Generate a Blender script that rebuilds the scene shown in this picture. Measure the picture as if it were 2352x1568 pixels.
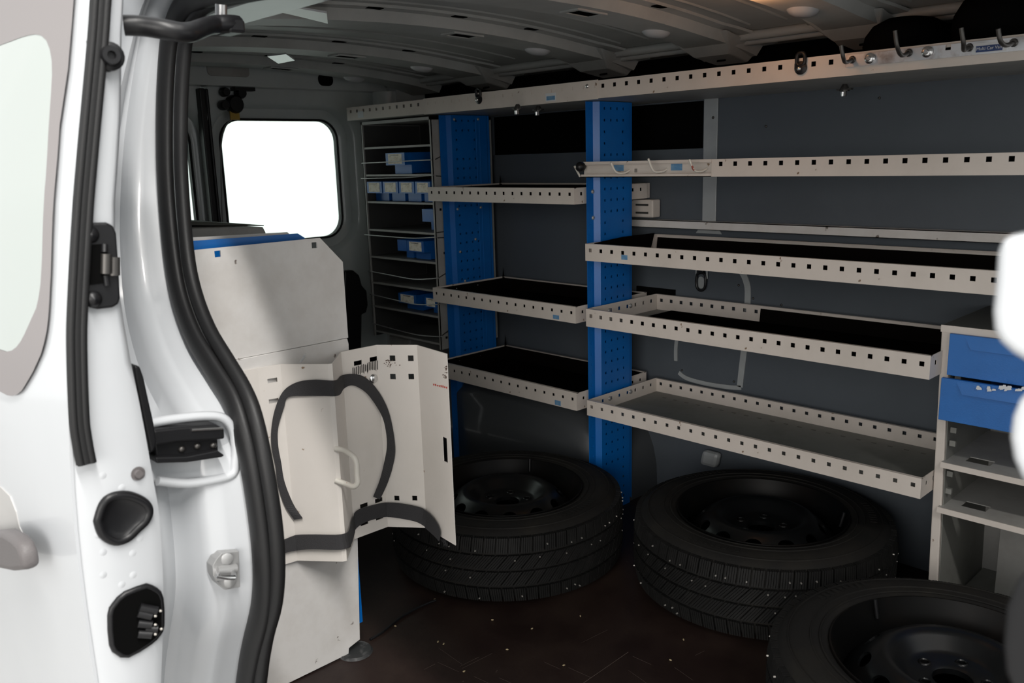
import bpy, bmesh, math, random
from mathutils import Vector as V, Matrix
random.seed(7)
sc = bpy.context.scene
for o in list(bpy.data.objects): bpy.data.objects.remove(o)
COL = sc.collection
PI = math.pi

# ------------------------------------------------------------------ camera
FPX, YAW, PITCH, ROLL, CH = 1968.3, 0.80481, 0.211418, -0.0293909, 1.09
cy_, sy_, cp_, sp_ = math.cos(YAW), math.sin(YAW), math.cos(PITCH), math.sin(PITCH)
F = V((-sy_*cp_, cy_*cp_, -sp_)); R0 = V((cy_, sy_, 0)); U0 = R0.cross(F)
RR = math.cos(ROLL)*R0 + math.sin(ROLL)*U0
UU = -math.sin(ROLL)*R0 + math.cos(ROLL)*U0
EYE = V((0, 0, CH))
cam = bpy.data.cameras.new('camera'); co = bpy.data.objects.new('camera', cam); COL.objects.link(co)
m = Matrix((RR, UU, -F)).transposed().to_4x4(); m.translation = EYE
co.matrix_world = m
cam.sensor_width = 36; cam.lens = FPX/2352*36; cam.clip_start = .02
cam.dof.use_dof = True; cam.dof.focus_distance = 2.15; cam.dof.aperture_fstop = 7.0
sc.camera = co
# ------------------------------------------------------------------ light, exposure
sc.view_settings.view_transform = 'Standard'; sc.view_settings.look = 'None'
sc.view_settings.exposure = 0.0; sc.view_settings.gamma = 1.0
try: sc.view_settings.use_curve_mapping = False
except Exception: pass
w = bpy.data.worlds.new('bright_garage'); sc.world = w; w.use_nodes = True
w.node_tree.nodes['Background'].inputs[0].default_value = (0.985, 1.0, .985, 1)
w.node_tree.nodes['Background'].inputs[1].default_value = 1.3
# a row of fluorescent tubes under the garage ceiling, outside the van
L = bpy.data.lights.new('garage_tube_row', 'AREA'); L.shape = 'RECTANGLE'; L.size = 2.6; L.size_y = .10
L.energy = 180; L.color = (1, .97, .93)
lo = bpy.data.objects.new('garage_tube_row', L); COL.objects.link(lo)
lo.location = (.9, -.22, 3.7)
lo.rotation_euler = (math.radians(16), math.radians(25), 0)
# added interior fill light well behind and to the right of the camera
L2 = bpy.data.lights.new('interior_fill_light', 'AREA'); L2.shape = 'RECTANGLE'; L2.size = 4.0; L2.size_y = 3.0; L2.energy = 200; L2.color = (1, .95, .90)
l2 = bpy.data.objects.new('interior_fill_light', L2); COL.objects.link(l2); l2.location = (2.3, -4.8, 2.0)
l2.rotation_euler = (V((-1.0, 1.6, .8)) - V(l2.location)).to_track_quat('-Z', 'Y').to_euler()

# ------------------------------------------------------------------ rays through picture points (for measuring the place)
def ray(x, y): return F + RR*((x-1176)/FPX) - UU*((y-784)/FPX)
def onx(x, y, X): d = ray(x, y); return EYE + d*(X/d.x)
def ony(x, y, Y): d = ray(x, y); return EYE + d*(Y/d.y)
def onz(x, y, Z): d = ray(x, y); return EYE + d*((Z-CH)/d.z)

# ------------------------------------------------------------------ materials
MATS = {}
def mat(name, col, rough=.5, metal=0, var=None, vscale=6, vlo=.45, vhi=.7, bump=0, bscale=60, spec=.5, coat=0, emit=None, estr=0, alpha=None, spots=None, sscale=40, scut=.7, trans=0, stretch=None):
    m = bpy.data.materials.new(name); m.use_nodes = True; nt = m.node_tree; b = nt.nodes['Principled BSDF']
    c = (*col, 1)
    b.inputs['Base Color'].default_value = c; b.inputs['Roughness'].default_value = rough; b.inputs['Metallic'].default_value = metal
    b.inputs['Specular IOR Level'].default_value = spec; b.inputs['Coat Weight'].default_value = coat; b.inputs['Coat Roughness'].default_value = .08
    tc = nt.nodes.new('ShaderNodeTexCoord'); src = tc.outputs['Object']
    if stretch:
        mp = nt.nodes.new('ShaderNodeMapping'); mp.inputs['Scale'].default_value = stretch
        nt.links.new(src, mp.inputs[0]); src = mp.outputs[0]
    last = None
    if var:
        n = nt.nodes.new('ShaderNodeTexNoise'); n.inputs['Scale'].default_value = vscale; n.inputs['Detail'].default_value = 8; n.inputs['Roughness'].default_value = .65
        nt.links.new(src, n.inputs['Vector'])
        r = nt.nodes.new('ShaderNodeMapRange'); r.inputs[1].default_value = vlo; r.inputs[2].default_value = vhi
        nt.links.new(n.outputs['Fac'], r.inputs[0])
        mx = nt.nodes.new('ShaderNodeMix'); mx.data_type = 'RGBA'; mx.inputs[6].default_value = c; mx.inputs[7].default_value = (*var, 1)
        nt.links.new(r.outputs[0], mx.inputs[0]); last = mx.outputs[2]
    if spots:
        n = nt.nodes.new('ShaderNodeTexNoise'); n.inputs['Scale'].default_value = sscale; n.inputs['Detail'].default_value = 3
        nt.links.new(src, n.inputs['Vector'])
        r = nt.nodes.new('ShaderNodeMapRange'); r.inputs[1].default_value = scut; r.inputs[2].default_value = scut+.03
        nt.links.new(n.outputs['Fac'], r.inputs[0])
        mx = nt.nodes.new('ShaderNodeMix'); mx.data_type = 'RGBA'; mx.inputs[7].default_value = (*spots, 1)
        if last: nt.links.new(last, mx.inputs[6])
        else: mx.inputs[6].default_value = c
        nt.links.new(r.outputs[0], mx.inputs[0]); last = mx.outputs[2]
    if last: nt.links.new(last, b.inputs['Base Color'])
    if bump:
        n = nt.nodes.new('ShaderNodeTexNoise'); n.inputs['Scale'].default_value = bscale; n.inputs['Detail'].default_value = 4
        nt.links.new(src, n.inputs['Vector'])
        bp = nt.nodes.new('ShaderNodeBump'); bp.inputs['Strength'].default_value = bump; bp.inputs['Distance'].default_value = .002
        nt.links.new(n.outputs['Fac'], bp.inputs['Height']); nt.links.new(bp.outputs[0], b.inputs['Normal'])
    if emit: b.inputs['Emission Color'].default_value = (*emit, 1); b.inputs['Emission Strength'].default_value = estr
    if trans: b.inputs['Transmission Weight'].default_value = trans; b.inputs['IOR'].default_value = 1.45
    MATS[name] = m; return m
CARW = mat('white_car_paint', (.525, .54, .56), .32, coat=.5, var=(.505, .52, .54), vscale=2)
INW = mat('grey_white_inner_paint', (.34, .36, .365), .38, coat=.2, var=(.27, .285, .29), vscale=4)
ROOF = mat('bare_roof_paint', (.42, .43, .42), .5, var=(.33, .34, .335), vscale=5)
REARW = mat('rear_door_inner_paint', (.50, .53, .53), .3, coat=.4, var=(.43, .46, .46), vscale=4)
ENAM = mat('cream_white_enamel', (.63, .57, .52), .42, var=(.56, .505, .455), vscale=5, spots=(.22, .15, .10), sscale=38, scut=.72)
HOLD = mat('holder_cream_enamel', (.74, .695, .65), .42, var=(.68, .64, .59), vscale=4, spots=(.3, .2, .13), sscale=34, scut=.735)
ENAMD = mat('worn_grey_enamel', (.68, .66, .64), .45, var=(.55, .52, .49), vscale=4, spots=(.16, .13, .11), sscale=30, scut=.705)
GREYM = mat('grey_steel_enamel', (.34, .335, .32), .5, var=(.27, .26, .245), vscale=8)
DECK = mat('dusty_grey_deck', (.20, .20, .185), .55, var=(.15, .15, .135), vscale=7)
BLUE = mat('blue_enamel', (.0, .125, .44), .38, var=(.0, .10, .37), vscale=5)
BLUEP = mat('blue_plastic', (.006, .13, .48), .35, var=(.005, .08, .30), vscale=8)
BLUED = mat('blue_drawer_plastic', (.020, .145, .46), .45, var=(.018, .125, .40), vscale=10, bump=.15, bscale=300)
LINER = mat('slate_grey_liner', (.075, .088, .104), .6, var=(.064, .076, .09), vscale=3, bump=.1, bscale=200)
BLACKV = mat('black_void_fill', (.004, .004, .004), 1.0, spec=.0)  # flat black paints in the dark of hollows and holes; bags too
BLK = mat('black_plastic', (.008, .008, .009), .38, spec=.35)
SEAL = mat('black_rubber_seal', (.011, .011, .0115), .5, spec=.35, bump=.1, bscale=300)
MATM = mat('black_ribbed_mat', (.0045, .0038, .0034), 1.0, spec=.0, bump=.4, bscale=120)
TYRE = mat('dusty_black_rubber', (.0075, .007, .0065), .8, spec=.25, var=(.014, .0125, .010), vscale=9, bump=.3, bscale=180)
TREAD = mat('tread_rubber', (.008, .008, .0078), .65, spec=.2, var=(.013, .0125, .012), vscale=30)
RIM = mat('black_steel_rim', (.004, .0045, .005), .33, spec=.35, var=(.010, .007, .006), vscale=7, vlo=.5, vhi=.75, spots=(.03, .012, .006), sscale=14, scut=.70)
BARR = mat('black_rim_barrel', (.003, .003, .003), .45, spec=.14, var=(.008, .006, .005), vscale=6)
STUD = mat('stud_steel', (.38, .36, .33), .45, metal=.6)
STEEL = mat('bright_steel', (.72, .72, .72), .25, metal=1)
CHROME = mat('worn_galvanised_steel', (.72, .73, .76), .34, metal=.85, var=(.30, .22, .18), vscale=14, vlo=.5, vhi=.72)
DKST = mat('dark_steel', (.10, .095, .09), .4, metal=.8)
FLOOR = mat('dark_brown_ply', (.013, .0065, .0055), .5, spec=.3, var=(.036, .023, .018), vscale=4, vlo=.4, vhi=.75, spots=(.09, .07, .06), sscale=55, scut=.745, bump=.15, bscale=90)
STRAP = mat('charcoal_webbing', (.035, .034, .036), .85, bump=.5, bscale=500)
SURR = mat('grey_window_surround', (.235, .215, .215), .5)
HAND = mat('dark_grey_handle', (.11, .10, .10), .5, bump=.2, bscale=400)
CARD = mat('cream_label_card', (.90, .85, .74), .7, var=(.70, .64, .50), vscale=60, vlo=.5, vhi=.6)
STICK = mat('faded_blue_sticker', (.10, .24, .42), .5, var=(.18, .32, .45), vscale=60)
STICKW = mat('white_sticker', (.62, .64, .66), .5)
NAVY = mat('navy_print', (.02, .05, .16), .5)
RED = mat('red_crayon', (.5, .05, .03), .7)
GROUND = mat('garage_floor', (.42, .41, .40), .6, var=(.36, .35, .34), vscale=1)
YEL = mat('yellow_tape', (.45, .28, .04), .5)
CREAMP = mat('dirty_cream_paint', (.66, .63, .57), .4, spots=(.30, .06, .04), sscale=40, scut=.66)
LAMP = mat('warm_lamp_lens', (1, .8, .6), .4, emit=(1, .45, .2), estr=5)
ALU = mat('dull_alu', (.36, .36, .36), .4, metal=.4)
def glassmat(name, tint, fac):
    m = bpy.data.materials.new(name); m.use_nodes = True; nt = m.node_tree; nt.nodes.remove(nt.nodes['Principled BSDF'])
    t = nt.nodes.new('ShaderNodeBsdfTransparent'); t.inputs[0].default_value = (*tint, 1)
    g = nt.nodes.new('ShaderNodeBsdfGlossy'); g.inputs['Roughness'].default_value = .02
    f = nt.nodes.new('ShaderNodeFresnel'); f.inputs[0].default_value = fac
    x = nt.nodes.new('ShaderNodeMixShader'); nt.links.new(f.outputs[0], x.inputs[0]); nt.links.new(t.outputs[0], x.inputs[1]); nt.links.new(g.outputs[0], x.inputs[2])
    nt.links.new(x.outputs[0], nt.nodes['Material Output'].inputs[0]); return m
GLASS = glassmat('green_tinted_glass', (.93, .99, .96), 1.45)

# ------------------------------------------------------------------ helpers
ORG = {}
def org(p): return ORG.get(p.name, V((0, 0, 0))) if p else V((0, 0, 0))
class MB:
    def __init__(s): s.v = []; s.f = []
    def add(s, vs, fs):
        n = len(s.v); s.v += [V(a) for a in vs]; s.f += [tuple(n+i for i in q) for q in fs]; return s
    def hexa(s, p):  # 8 points: bottom 4, top 4
        return s.add(p, [(3, 2, 1, 0), (4, 5, 6, 7), (0, 1, 5, 4), (1, 2, 6, 5), (2, 3, 7, 6), (3, 0, 4, 7)])
    def box(s, a, b):
        x0, y0, z0 = a; x1, y1, z1 = b
        if x0 > x1: x0, x1 = x1, x0
        if y0 > y1: y0, y1 = y1, y0
        if z0 > z1: z0, z1 = z1, z0
        return s.hexa([(x0, y0, z0), (x1, y0, z0), (x1, y1, z0), (x0, y1, z0), (x0, y0, z1), (x1, y0, z1), (x1, y1, z1), (x0, y1, z1)])
    def obox(s, c, a, b, n):  # centre, three half vectors
        c, a, b, n = V(c), V(a), V(b), V(n)
        return s.hexa([c-a-b-n, c+a-b-n, c+a+b-n, c-a+b-n, c-a-b+n, c+a-b+n, c+a+b+n, c-a+b+n])
    def tube(s, pts, r, k=10, closed=False, cap=True, up=None, ry=None):
        pts = [V(p) for p in pts]; n = len(pts); rings = []; prev = None
        for i, p in enumerate(pts):
            if closed: t = (pts[(i+1) % n]-pts[i-1])
            else: t = pts[min(i+1, n-1)]-pts[max(i-1, 0)]
            t.normalize()
            if up is not None: a = V(up) - t*V(up).dot(t)
            elif prev is None:
                a = t.cross(V((0, 0, 1)));
                if a.length < .1: a = t.cross(V((0, 1, 0)))
            else: a = prev - t*prev.dot(t)
            a.normalize(); prev = a; b = t.cross(a)
            rr = r[i] if isinstance(r, (list, tuple)) else r
            r2 = rr if ry is None else ry
            rings.append([p + a*(rr*math.cos(2*PI*j/k)) + b*(r2*math.sin(2*PI*j/k)) for j in range(k)])
        base = len(s.v)
        for q in rings: s.v += q
        for i in range(n if closed else n-1):
            for j in range(k):
                i2 = (i+1) % n
                s.f.append((base+i*k+j, base+i*k+(j+1) % k, base+i2*k+(j+1) % k, base+i2*k+j))
        if cap and not closed:
            s.f.append(tuple(base+j for j in range(k))[::-1]); s.f.append(tuple(base+(n-1)*k+j for j in range(k)))
        return s
    def lathe(s, prof, c=(0, 0, 0), axis=(0, 0, 1), k=48, close=False):
        ax = V(axis).normalized(); a = ax.cross(V((0, 0, 1)));
        if a.length < .1: a = V((1, 0, 0))
        a.normalize(); b = ax.cross(a); c = V(c); base = len(s.v); n = len(prof)
        for r, h in prof:
            for j in range(k):
                s.v.append(c + ax*h + (a*math.cos(2*PI*j/k) + b*math.sin(2*PI*j/k))*r)
        for i in range(n if close else n-1):
            i2 = (i+1) % n
            for j in range(k): s.f.append((base+i*k+j, base+i*k+(j+1) % k, base+i2*k+(j+1) % k, base+i2*k+j))
        return s
    def plate(s, us, vs, holes, fm, t):
        us = sorted(set([round(u, 5) for u in us] + [round(h[q], 5) for h in holes for q in (0, 1)]))
        vs = sorted(set([round(u, 5) for u in vs] + [round(h[q], 5) for h in holes for q in (2, 3)]))
        nu, nv = len(us)-1, len(vs)-1
        def solid(i, j):
            if i < 0 or j < 0 or i >= nu or j >= nv: return False
            a = (us[i]+us[i+1])/2; b = (vs[j]+vs[j+1])/2
            return not any(h[0] < a < h[1] and h[2] < b < h[3] for h in holes)
        idx = {}
        def vt(i, j, k):
            if (i, j, k) not in idx: idx[(i, j, k)] = len(s.v); s.v.append(V(fm(us[i], vs[j], k*t)))
            return idx[(i, j, k)]
        for i in range(nu):
            for j in range(nv):
                if not solid(i, j): continue
                s.f.append((vt(i, j, 1), vt(i+1, j, 1), vt(i+1, j+1, 1), vt(i, j+1, 1)))
                s.f.append((vt(i, j+1, 0), vt(i+1, j+1, 0), vt(i+1, j, 0), vt(i, j, 0)))
                if not solid(i-1, j): s.f.append((vt(i, j, 0), vt(i, j, 1), vt(i, j+1, 1), vt(i, j+1, 0)))
                if not solid(i+1, j): s.f.append((vt(i+1, j, 1), vt(i+1, j, 0), vt(i+1, j+1, 0), vt(i+1, j+1, 1)))
                if not solid(i, j-1): s.f.append((vt(i, j, 1), vt(i, j, 0), vt(i+1, j, 0), vt(i+1, j, 1)))
                if not solid(i, j+1): s.f.append((vt(i, j+1, 0), vt(i, j+1, 1), vt(i+1, j+1, 1), vt(i+1, j+1, 0)))
        return s
    def prism(s, poly, n):  # planar-ish polygon extruded by vector n
        n = V(n); k = len(poly); base = len(s.v)
        s.v += [V(p) for p in poly] + [V(p)+n for p in poly]
        s.f.append(tuple(base+i for i in range(k))[::-1]); s.f.append(tuple(base+k+i for i in range(k)))
        for i in range(k): s.f.append((base+i, base+(i+1) % k, base+k+(i+1) % k, base+k+i))
        return s
def P2(O, U, W, N):
    O, U, W, N = V(O), V(U), V(W), V(N)
    return lambda u, v, t: O + U*u + W*v + N*t
def mk(name, mb, m, parent=None, smooth=0, bevel=0, seg=2, kind=None, label=None, sub=0):
    o_ = org(parent); me = bpy.data.meshes.new(name)
    me.from_pydata([tuple(p-o_) for p in mb.v], [], mb.f)
    bm = bmesh.new(); bm.from_mesh(me); bmesh.ops.recalc_face_normals(bm, faces=bm.faces); bm.to_mesh(me); bm.free()
    me.materials.append(m); ob = bpy.data.objects.new(name, me); COL.objects.link(ob)
    if parent: ob.parent = parent; ORG[ob.name] = o_.copy()
    if bevel:
        b = ob.modifiers.new('bevel', 'BEVEL'); b.width = bevel; b.segments = seg; b.limit_method = 'ANGLE'; b.angle_limit = math.radians(35)
    if sub:
        b = ob.modifiers.new('sub', 'SUBSURF'); b.levels = sub; b.render_levels = sub
    if smooth:
        for p in me.polygons: p.use_smooth = True
        if smooth < 180:
            try: me.set_sharp_from_angle(angle=math.radians(smooth))
            except Exception: pass
    if kind: ob['kind'] = kind
    if label: ob['label'] = label
    return ob
def tag(o, label, cat, group=None):
    o['label'] = label; o['category'] = cat
    if group: o['group'] = group
    return o
def thing(name, label, cat, loc, group=None):
    o = bpy.data.objects.new(name, None); COL.objects.link(o); o.location = loc; ORG[o.name] = V(loc); o.empty_display_size = .05
    return tag(o, label, cat, group)
def copy_tree(o, parent=None):
    c = o.copy(); COL.objects.link(c)
    if parent: c.parent = parent
    for ch in list(o.children): copy_tree(ch, c)
    ORG[c.name] = ORG.get(o.name, V((0, 0, 0))).copy()
    return c
def struct(name, mb, m, **k): o = mk(name, mb, m, kind='structure', **k); return o
def screw(parent, c, n, r=.006, m=STEEL, name='screw', h=.004):
    b = MB(); b.lathe([(0, h), (r*.6, h*.95), (r, h*.3), (r, 0)], c, n, 12); return mk(name, b, m, parent, smooth=60)
def smooth_line(pts, n=4):
    out = []; P = [V(p) for p in pts]
    for i in range(len(P)-1):
        a = P[max(i-1, 0)]; b = P[i]; c = P[i+1]; d = P[min(i+2, len(P)-1)]
        for j in range(n):
            t = j/n; out.append(.5*((2*b)+(-a+c)*t+(2*a-5*b+4*c-d)*t*t+(-a+3*b-3*c+d)*t**3))
    out.append(P[-1]); return out
def interp(tab, x):
    tab = sorted(tab)
    if x <= tab[0][0]: a, b = tab[0], tab[1]
    elif x >= tab[-1][0]: a, b = tab[-2], tab[-1]
    else:
        for a, b in zip(tab, tab[1:]):
            if a[0] <= x <= b[0]: break
    return a[1]+(b[1]-a[1])*(x-a[0])/(b[0]-a[0])
def rrect(cx, cz, w_, h_, r, n=5):
    pts = []
    for sx, sz, a0 in ((1, 1, 0), (-1, 1, 90), (-1, -1, 180), (1, -1, 270)):
        for k in range(n+1):
            a = math.radians(a0+90*k/n); pts.append((cx+sx*(w_/2-r)+r*math.cos(a), cz+sz*(h_/2-r)+r*math.sin(a)))
    return pts

# ================================================================== STRUCTURE
YW = 2.20           # far side wall
XR = -2.88          # rear doors
XF = .12            # bulkhead behind the cab
def roofz(y): return 1.435 - .06*((y-1.38)/.78)**2
g = MB(); g.box((-9, -9, -.62), (9, 9, -.60)); o = struct('garage_floor', g, GROUND)
b = MB(); b.box((XR, .50, -.02), (XF, YW+.02, 0)); fl = struct('floor', b, FLOOR)
b = MB(); b.box((XR, .42, -.14), (XF, .50, -.01)); struct('trim_1', b, CARW, bevel=.01)
# far wall: liner panel plus hollow top
wb = MB()
O = V((XR, YW, 0))
hol = [(-2.36-XR, -1.455-XR, 1.10, 1.235)]
wb.plate([0, XF-XR], [0, 1.245], hol, P2(O, (1, 0, 0), (0, 0, 1), (0, 1, 0)), .012)
wall = struct('wall_back', wb, LINER)
b = MB(); b.box((XR, YW+.09, 0), (XF, YW+.11, 1.5)); mk('body_skin', b, BLACKV, wall)  # black, to darken the hollow seen through the liner opening
b = MB(); b.box((XR, YW+.0, 1.247), (XF, YW+.012, 1.42)); mk('upper_dark_sheet', b, BLACKV, wall)  # black sheet put in for the dark cavity above the top shelf
b = MB()
q0 = ony(1636, 205, YW); q1 = ony(1634, 530, YW)
b.plate([0, .046], [.852, .88, 1.20, 1.245], [], lambda u, v, t: V((-1.45+u + (.0 if v > .87 else (u/.046-.5)*.045), YW-.002-t, v)), .004)
mk('pillar_strip', b, INW, wall, bevel=.001, label='pale bare metal strip between the grey liner panels')
screw(wall, ony(1638, 270, YW-.006), (0, -1, 0), .004, DKST, 'rivet')
def strip(pts, wd, Y=YW-.001, t=.003, n=4):
    P = smooth_line([ony(x, y, Y) for x, y in pts], n); mb = MB(); A = []
    for i, p in enumerate(P):
        d = (P[min(i+1, len(P)-1)]-P[max(i-1, 0)]).normalized(); a = V((0, 1, 0)).cross(d).normalized()
        A.append((p+a*wd/2, p-a*wd/2))
    for (a, c), (a2, c2) in zip(A, A[1:]):
        s_ = V((0, -t, 0)); mb.hexa([a, a2, c2, c, a+s_, a2+s_, c2+s_, c+s_])
    return mb
mk('hatch_gap', strip([(1672, 600), (1700, 618), (1716, 650), (1718, 690), (1712, 780), (1703, 860), (1700, 888)], .019), INW, wall, label='pale gap around the liner hatch')
mk('hatch_gap', strip([(1703, 890), (1670, 888), (1620, 880), (1578, 868), (1560, 855)], .013), INW, wall)
mk('hatch_gap', strip([(1556, 772), (1553, 800), (1553, 828)], .012), INW, wall)
for a in ((1730, 685), (1697, 655), (1567, 850), (1686, 876), (1795, 700), (1760, 290), (2020, 225), (2090, 1000)):
    screw(wall, ony(*a, YW), (0, -1, 0), .0035, DKST, 'rivet')
b = MB(); p = ony(1498, 668, YW); b.box((p.x-.06, YW-.004, p.z-.018), (p.x+.09, YW, p.z+.012)); mk('slot', b, BLACKV, wall)
b = MB(); b.plate([0, .06], [0, .05], [], lambda u, v, t: V((-1.43+u+v*.2, YW-.002-t, .135+v)), .03); mk('boss', b, INW, wall, bevel=.012)
b = MB(); b.box((XR, YW-.03, 0), (-1.72, YW, .07)); mk('lower_ledge', b, INW, wall, bevel=.008)
# wheel arch box
b = MB(); us = [i/20 for i in range(21)]
def arch(u, v, t):
    a = PI*u; vv = v
    rx = .47; rz = .335
    k_ = 1 if vv < 1 else .97
    e = 1-max(0, 1-vv/.25)**2*.16
    return V((-2.08-rx*e*math.copysign(abs(math.cos(a))**.72, math.cos(a)), 1.93+.05*(1-min(1, vv/.25))*0+vv*.27-.0, max(0, rz*e*abs(math.sin(a))**.72)-t))
n_ = len(us); vv = [0, .03, .07, .12, .18, .25, .6, 1]
rows = []
for v_ in vv: rows.append([arch(u, v_, 0) for u in us])
for r_ in rows: b.v += r_
for i in range(len(rows)-1):
    for j in range(n_-1): b.f.append((i*n_+j, i*n_+j+1, (i+1)*n_+j+1, (i+1)*n_+j))
b.f.append(tuple(range(n_)))
mk('wheel_arch', b, mat('dark_arch_paint', (.06, .065, .07), .3, coat=.3), wall, smooth=50, label='dark glossy rounded wheel arch')
# ---- roof
rb = MB(); ys = [.66+i*(YW+.06-.66)/16 for i in range(17)]
rb.plate([XR, -2.2, -1.5, -.8, XF], ys, [], lambda u, v, t: V((u, v, roofz(v)+t)), .01)
roof = struct('ceiling', rb, ROOF, smooth=40)
def rib(x, wd=.135, dp=.032, m=ROOF):
    mb = MB(); prof = [(-wd/2-.03, 0), (-wd/2-.028, -.006), (-wd/2, -.008), (-wd/2+.012, -dp), (wd/2-.012, -dp), (wd/2, -.008), (wd/2+.028, -.006), (wd/2+.03, 0)]
    yy = [.68]+[.75+i*.1 for i in range(13)]+[2.0, 2.05, 2.10, 2.14]
    k = len(prof)
    for y in yy:
        e = 0
        if y > 1.95: e = (y-1.95)/.2
        for dx, dz in prof: mb.v.append(V((x+dx*(1+e*.5), y, roofz(y)+dz-e*e*.012)))
    for i in range(len(yy)-1):
        for j in range(k-1): mb.f.append((i*k+j, i*k+j+1, (i+1)*k+j+1, (i+1)*k+j))
    mb.f.append(tuple(range((len(yy)-1)*k, len(yy)*k))); mb.f.append(tuple(range(k)))
    return mb
ribx = [-2.66, -2.27, -1.745, -1.335, -.945, -.52, -.1]
for x in ribx:
    r_ = mk('roof_bow', rib(x), ROOF, roof, smooth=30)
    for yy in (1.2, 1.45, 1.7): # edge tabs and slots of the bow
        b = MB(); z = roofz(yy); b.box((x+.078, yy-.02, z-.0085), (x+.094, yy+.02, z-.006)); mk('slot', b, BLACKV, r_)
    b = MB(); z = roofz(1.88)
    b.lathe([(0, -.013), (.016, -.012), (.028, -.006), (.034, .003)], (0, 0, 0), (0, 0, 1), 24)
    for q in b.v: q.x = q.x*1.0+x-.018; q.y = q.y*1.3+1.83; q.z = q.z+roofz(q.y)-.032
    mk('roof_dimple', b, CARW, r_, smooth=60)  # lighter than the bow: light caught by the dimple is put into the colour
    b = MB(); y0 = 1.475
    b.plate([0, .055], [0, .10], [(.008, .047, .012, .088)], lambda u, v, t, x=x, y0=y0: V((x-.018+u, y0+v, roofz(y0+v)-.0325-t)), .004)
    mk('stamped_frame', b, ROOF, r_)
    b = MB(); b.hexa([(x-.010, y0+.012, roofz(y0+.012)-.0345), (x+.030, y0+.012, roofz(y0+.012)-.0345), (x+.030, y0+.088, roofz(y0+.088)-.0345), (x-.010, y0+.088, roofz(y0+.088)-.0345), (x-.010, y0+.012, roofz(y0+.012)-.030), (x+.030, y0+.012, roofz(y0+.012)-.030), (x+.030, y0+.088, roofz(y0+.088)-.030), (x-.010, y0+.088, roofz(y0+.088)-.030)]); mk('roof_hole', b, BLACKV, r_)
    # stiffening creases of the skin between the bows
    for dx in (.14, .24):
        b = MB(); b.tube([V((x+dx, y, roofz(y)+.002)) for y in [.7+i*.13 for i in range(11)]], .006, 6); mk('skin_crease', b, ROOF, r_, smooth=60)
# cant rail along the far side
b = MB(); b.tube([(XR, 2.06, 1.378), (XF, 2.06, 1.378)], .012, 10); b.tube([(XR, 2.085, 1.366), (XF, 2.085, 1.366)], .009, 10); b.box((XR, 2.09, 1.366), (XF, 2.24, 1.41)); mk('cant_rail', b, ROOF, roof, smooth=40)
for xm in (-2.27, -1.745, -1.335, -.945, -.52):
    b = MB()
    b.add([(xm-.10, 1.98, 1.388), (xm+.09, 1.98, 1.388), (xm+.085, 2.15, 1.352), (xm-.085, 2.15, 1.352), (xm-.045, 2.15, 1.322), (xm+.05, 2.15, 1.322), (xm+.055, 2.05, 1.338), (xm-.055, 2.05, 1.338)],
          [(0, 1, 6, 7), (7, 6, 5, 4), (1, 2, 5, 6), (0, 7, 4, 3), (3, 4, 5, 2)])
    mk('bow_foot', b, ROOF, roof, bevel=.004)
    b = MB(); b.lathe([(0, 0), (.012, 0), (.012, -.004), (0, -.004)], (xm+.005, 2.09, 1.330), (0, -.2, 1), 12); mk('foot_hole', b, BLACKV, roof)
# white tilted patches added as highlights on the roof skin near the door
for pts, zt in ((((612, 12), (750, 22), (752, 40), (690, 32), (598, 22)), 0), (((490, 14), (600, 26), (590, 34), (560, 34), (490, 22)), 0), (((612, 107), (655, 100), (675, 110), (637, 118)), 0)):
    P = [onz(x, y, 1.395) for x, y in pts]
    b = MB(); b.prism([V((p.x, p.y, 1.395-.02*(p.y-.95)*5)) for p in P], (0, 0, .004)); mk('highlight_patch', b, CARW, roof, label='white patch painting a highlight on the roof')
# ---- rear end: header, pillars, doors
hd = MB(); O = V((-2.80, .6, 0))
hd.plate([0, 1.52], [1.352, 1.362, 1.44], [], P2(O, (0, 1, 0), (0, 0, 1), (-1, 0, 0)), .07)
rear = struct('wall_left', hd, REARW)
c = onx(748, 183, -2.798); b = MB(); b.prism([V((-2.797, c.y+y, c.z+z)) for y, z in rrect(0, 0, .062, .044, .02)], (-.004, 0, 0)); mk('header_hole', b, BLACKV, rear)
c = onx(524, 155, -2.797); b = MB(); b.prism([V((-2.798, c.y+y, c.z+z)) for y, z in rrect(0, 0, .15, .058, .014)], (.003, 0, 0)); mk('blanking_plate', b, GREYM, rear, bevel=.001, label='beige blanking plate in the rear header')
b = MB(); b.box((-2.84, 2.06, 0), (-2.74, YW, 1.40)); b.tube([(-2.80, 2.06, 0), (-2.80, 2.06, 1.35)], .055, 18); mk('rear_pillar', b, REARW, rear, smooth=50)
b = MB(); b.box((-2.95, .45, 0), (-2.75, .62, 1.45)); mk('rear_pillar', b, INW, rear, bevel=.02)
b = MB(); b.box((-2.96, .6, 1.352), (-2.872, 2.15, 1.50)); mk('rear_header_box', b, REARW, rear)
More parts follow.
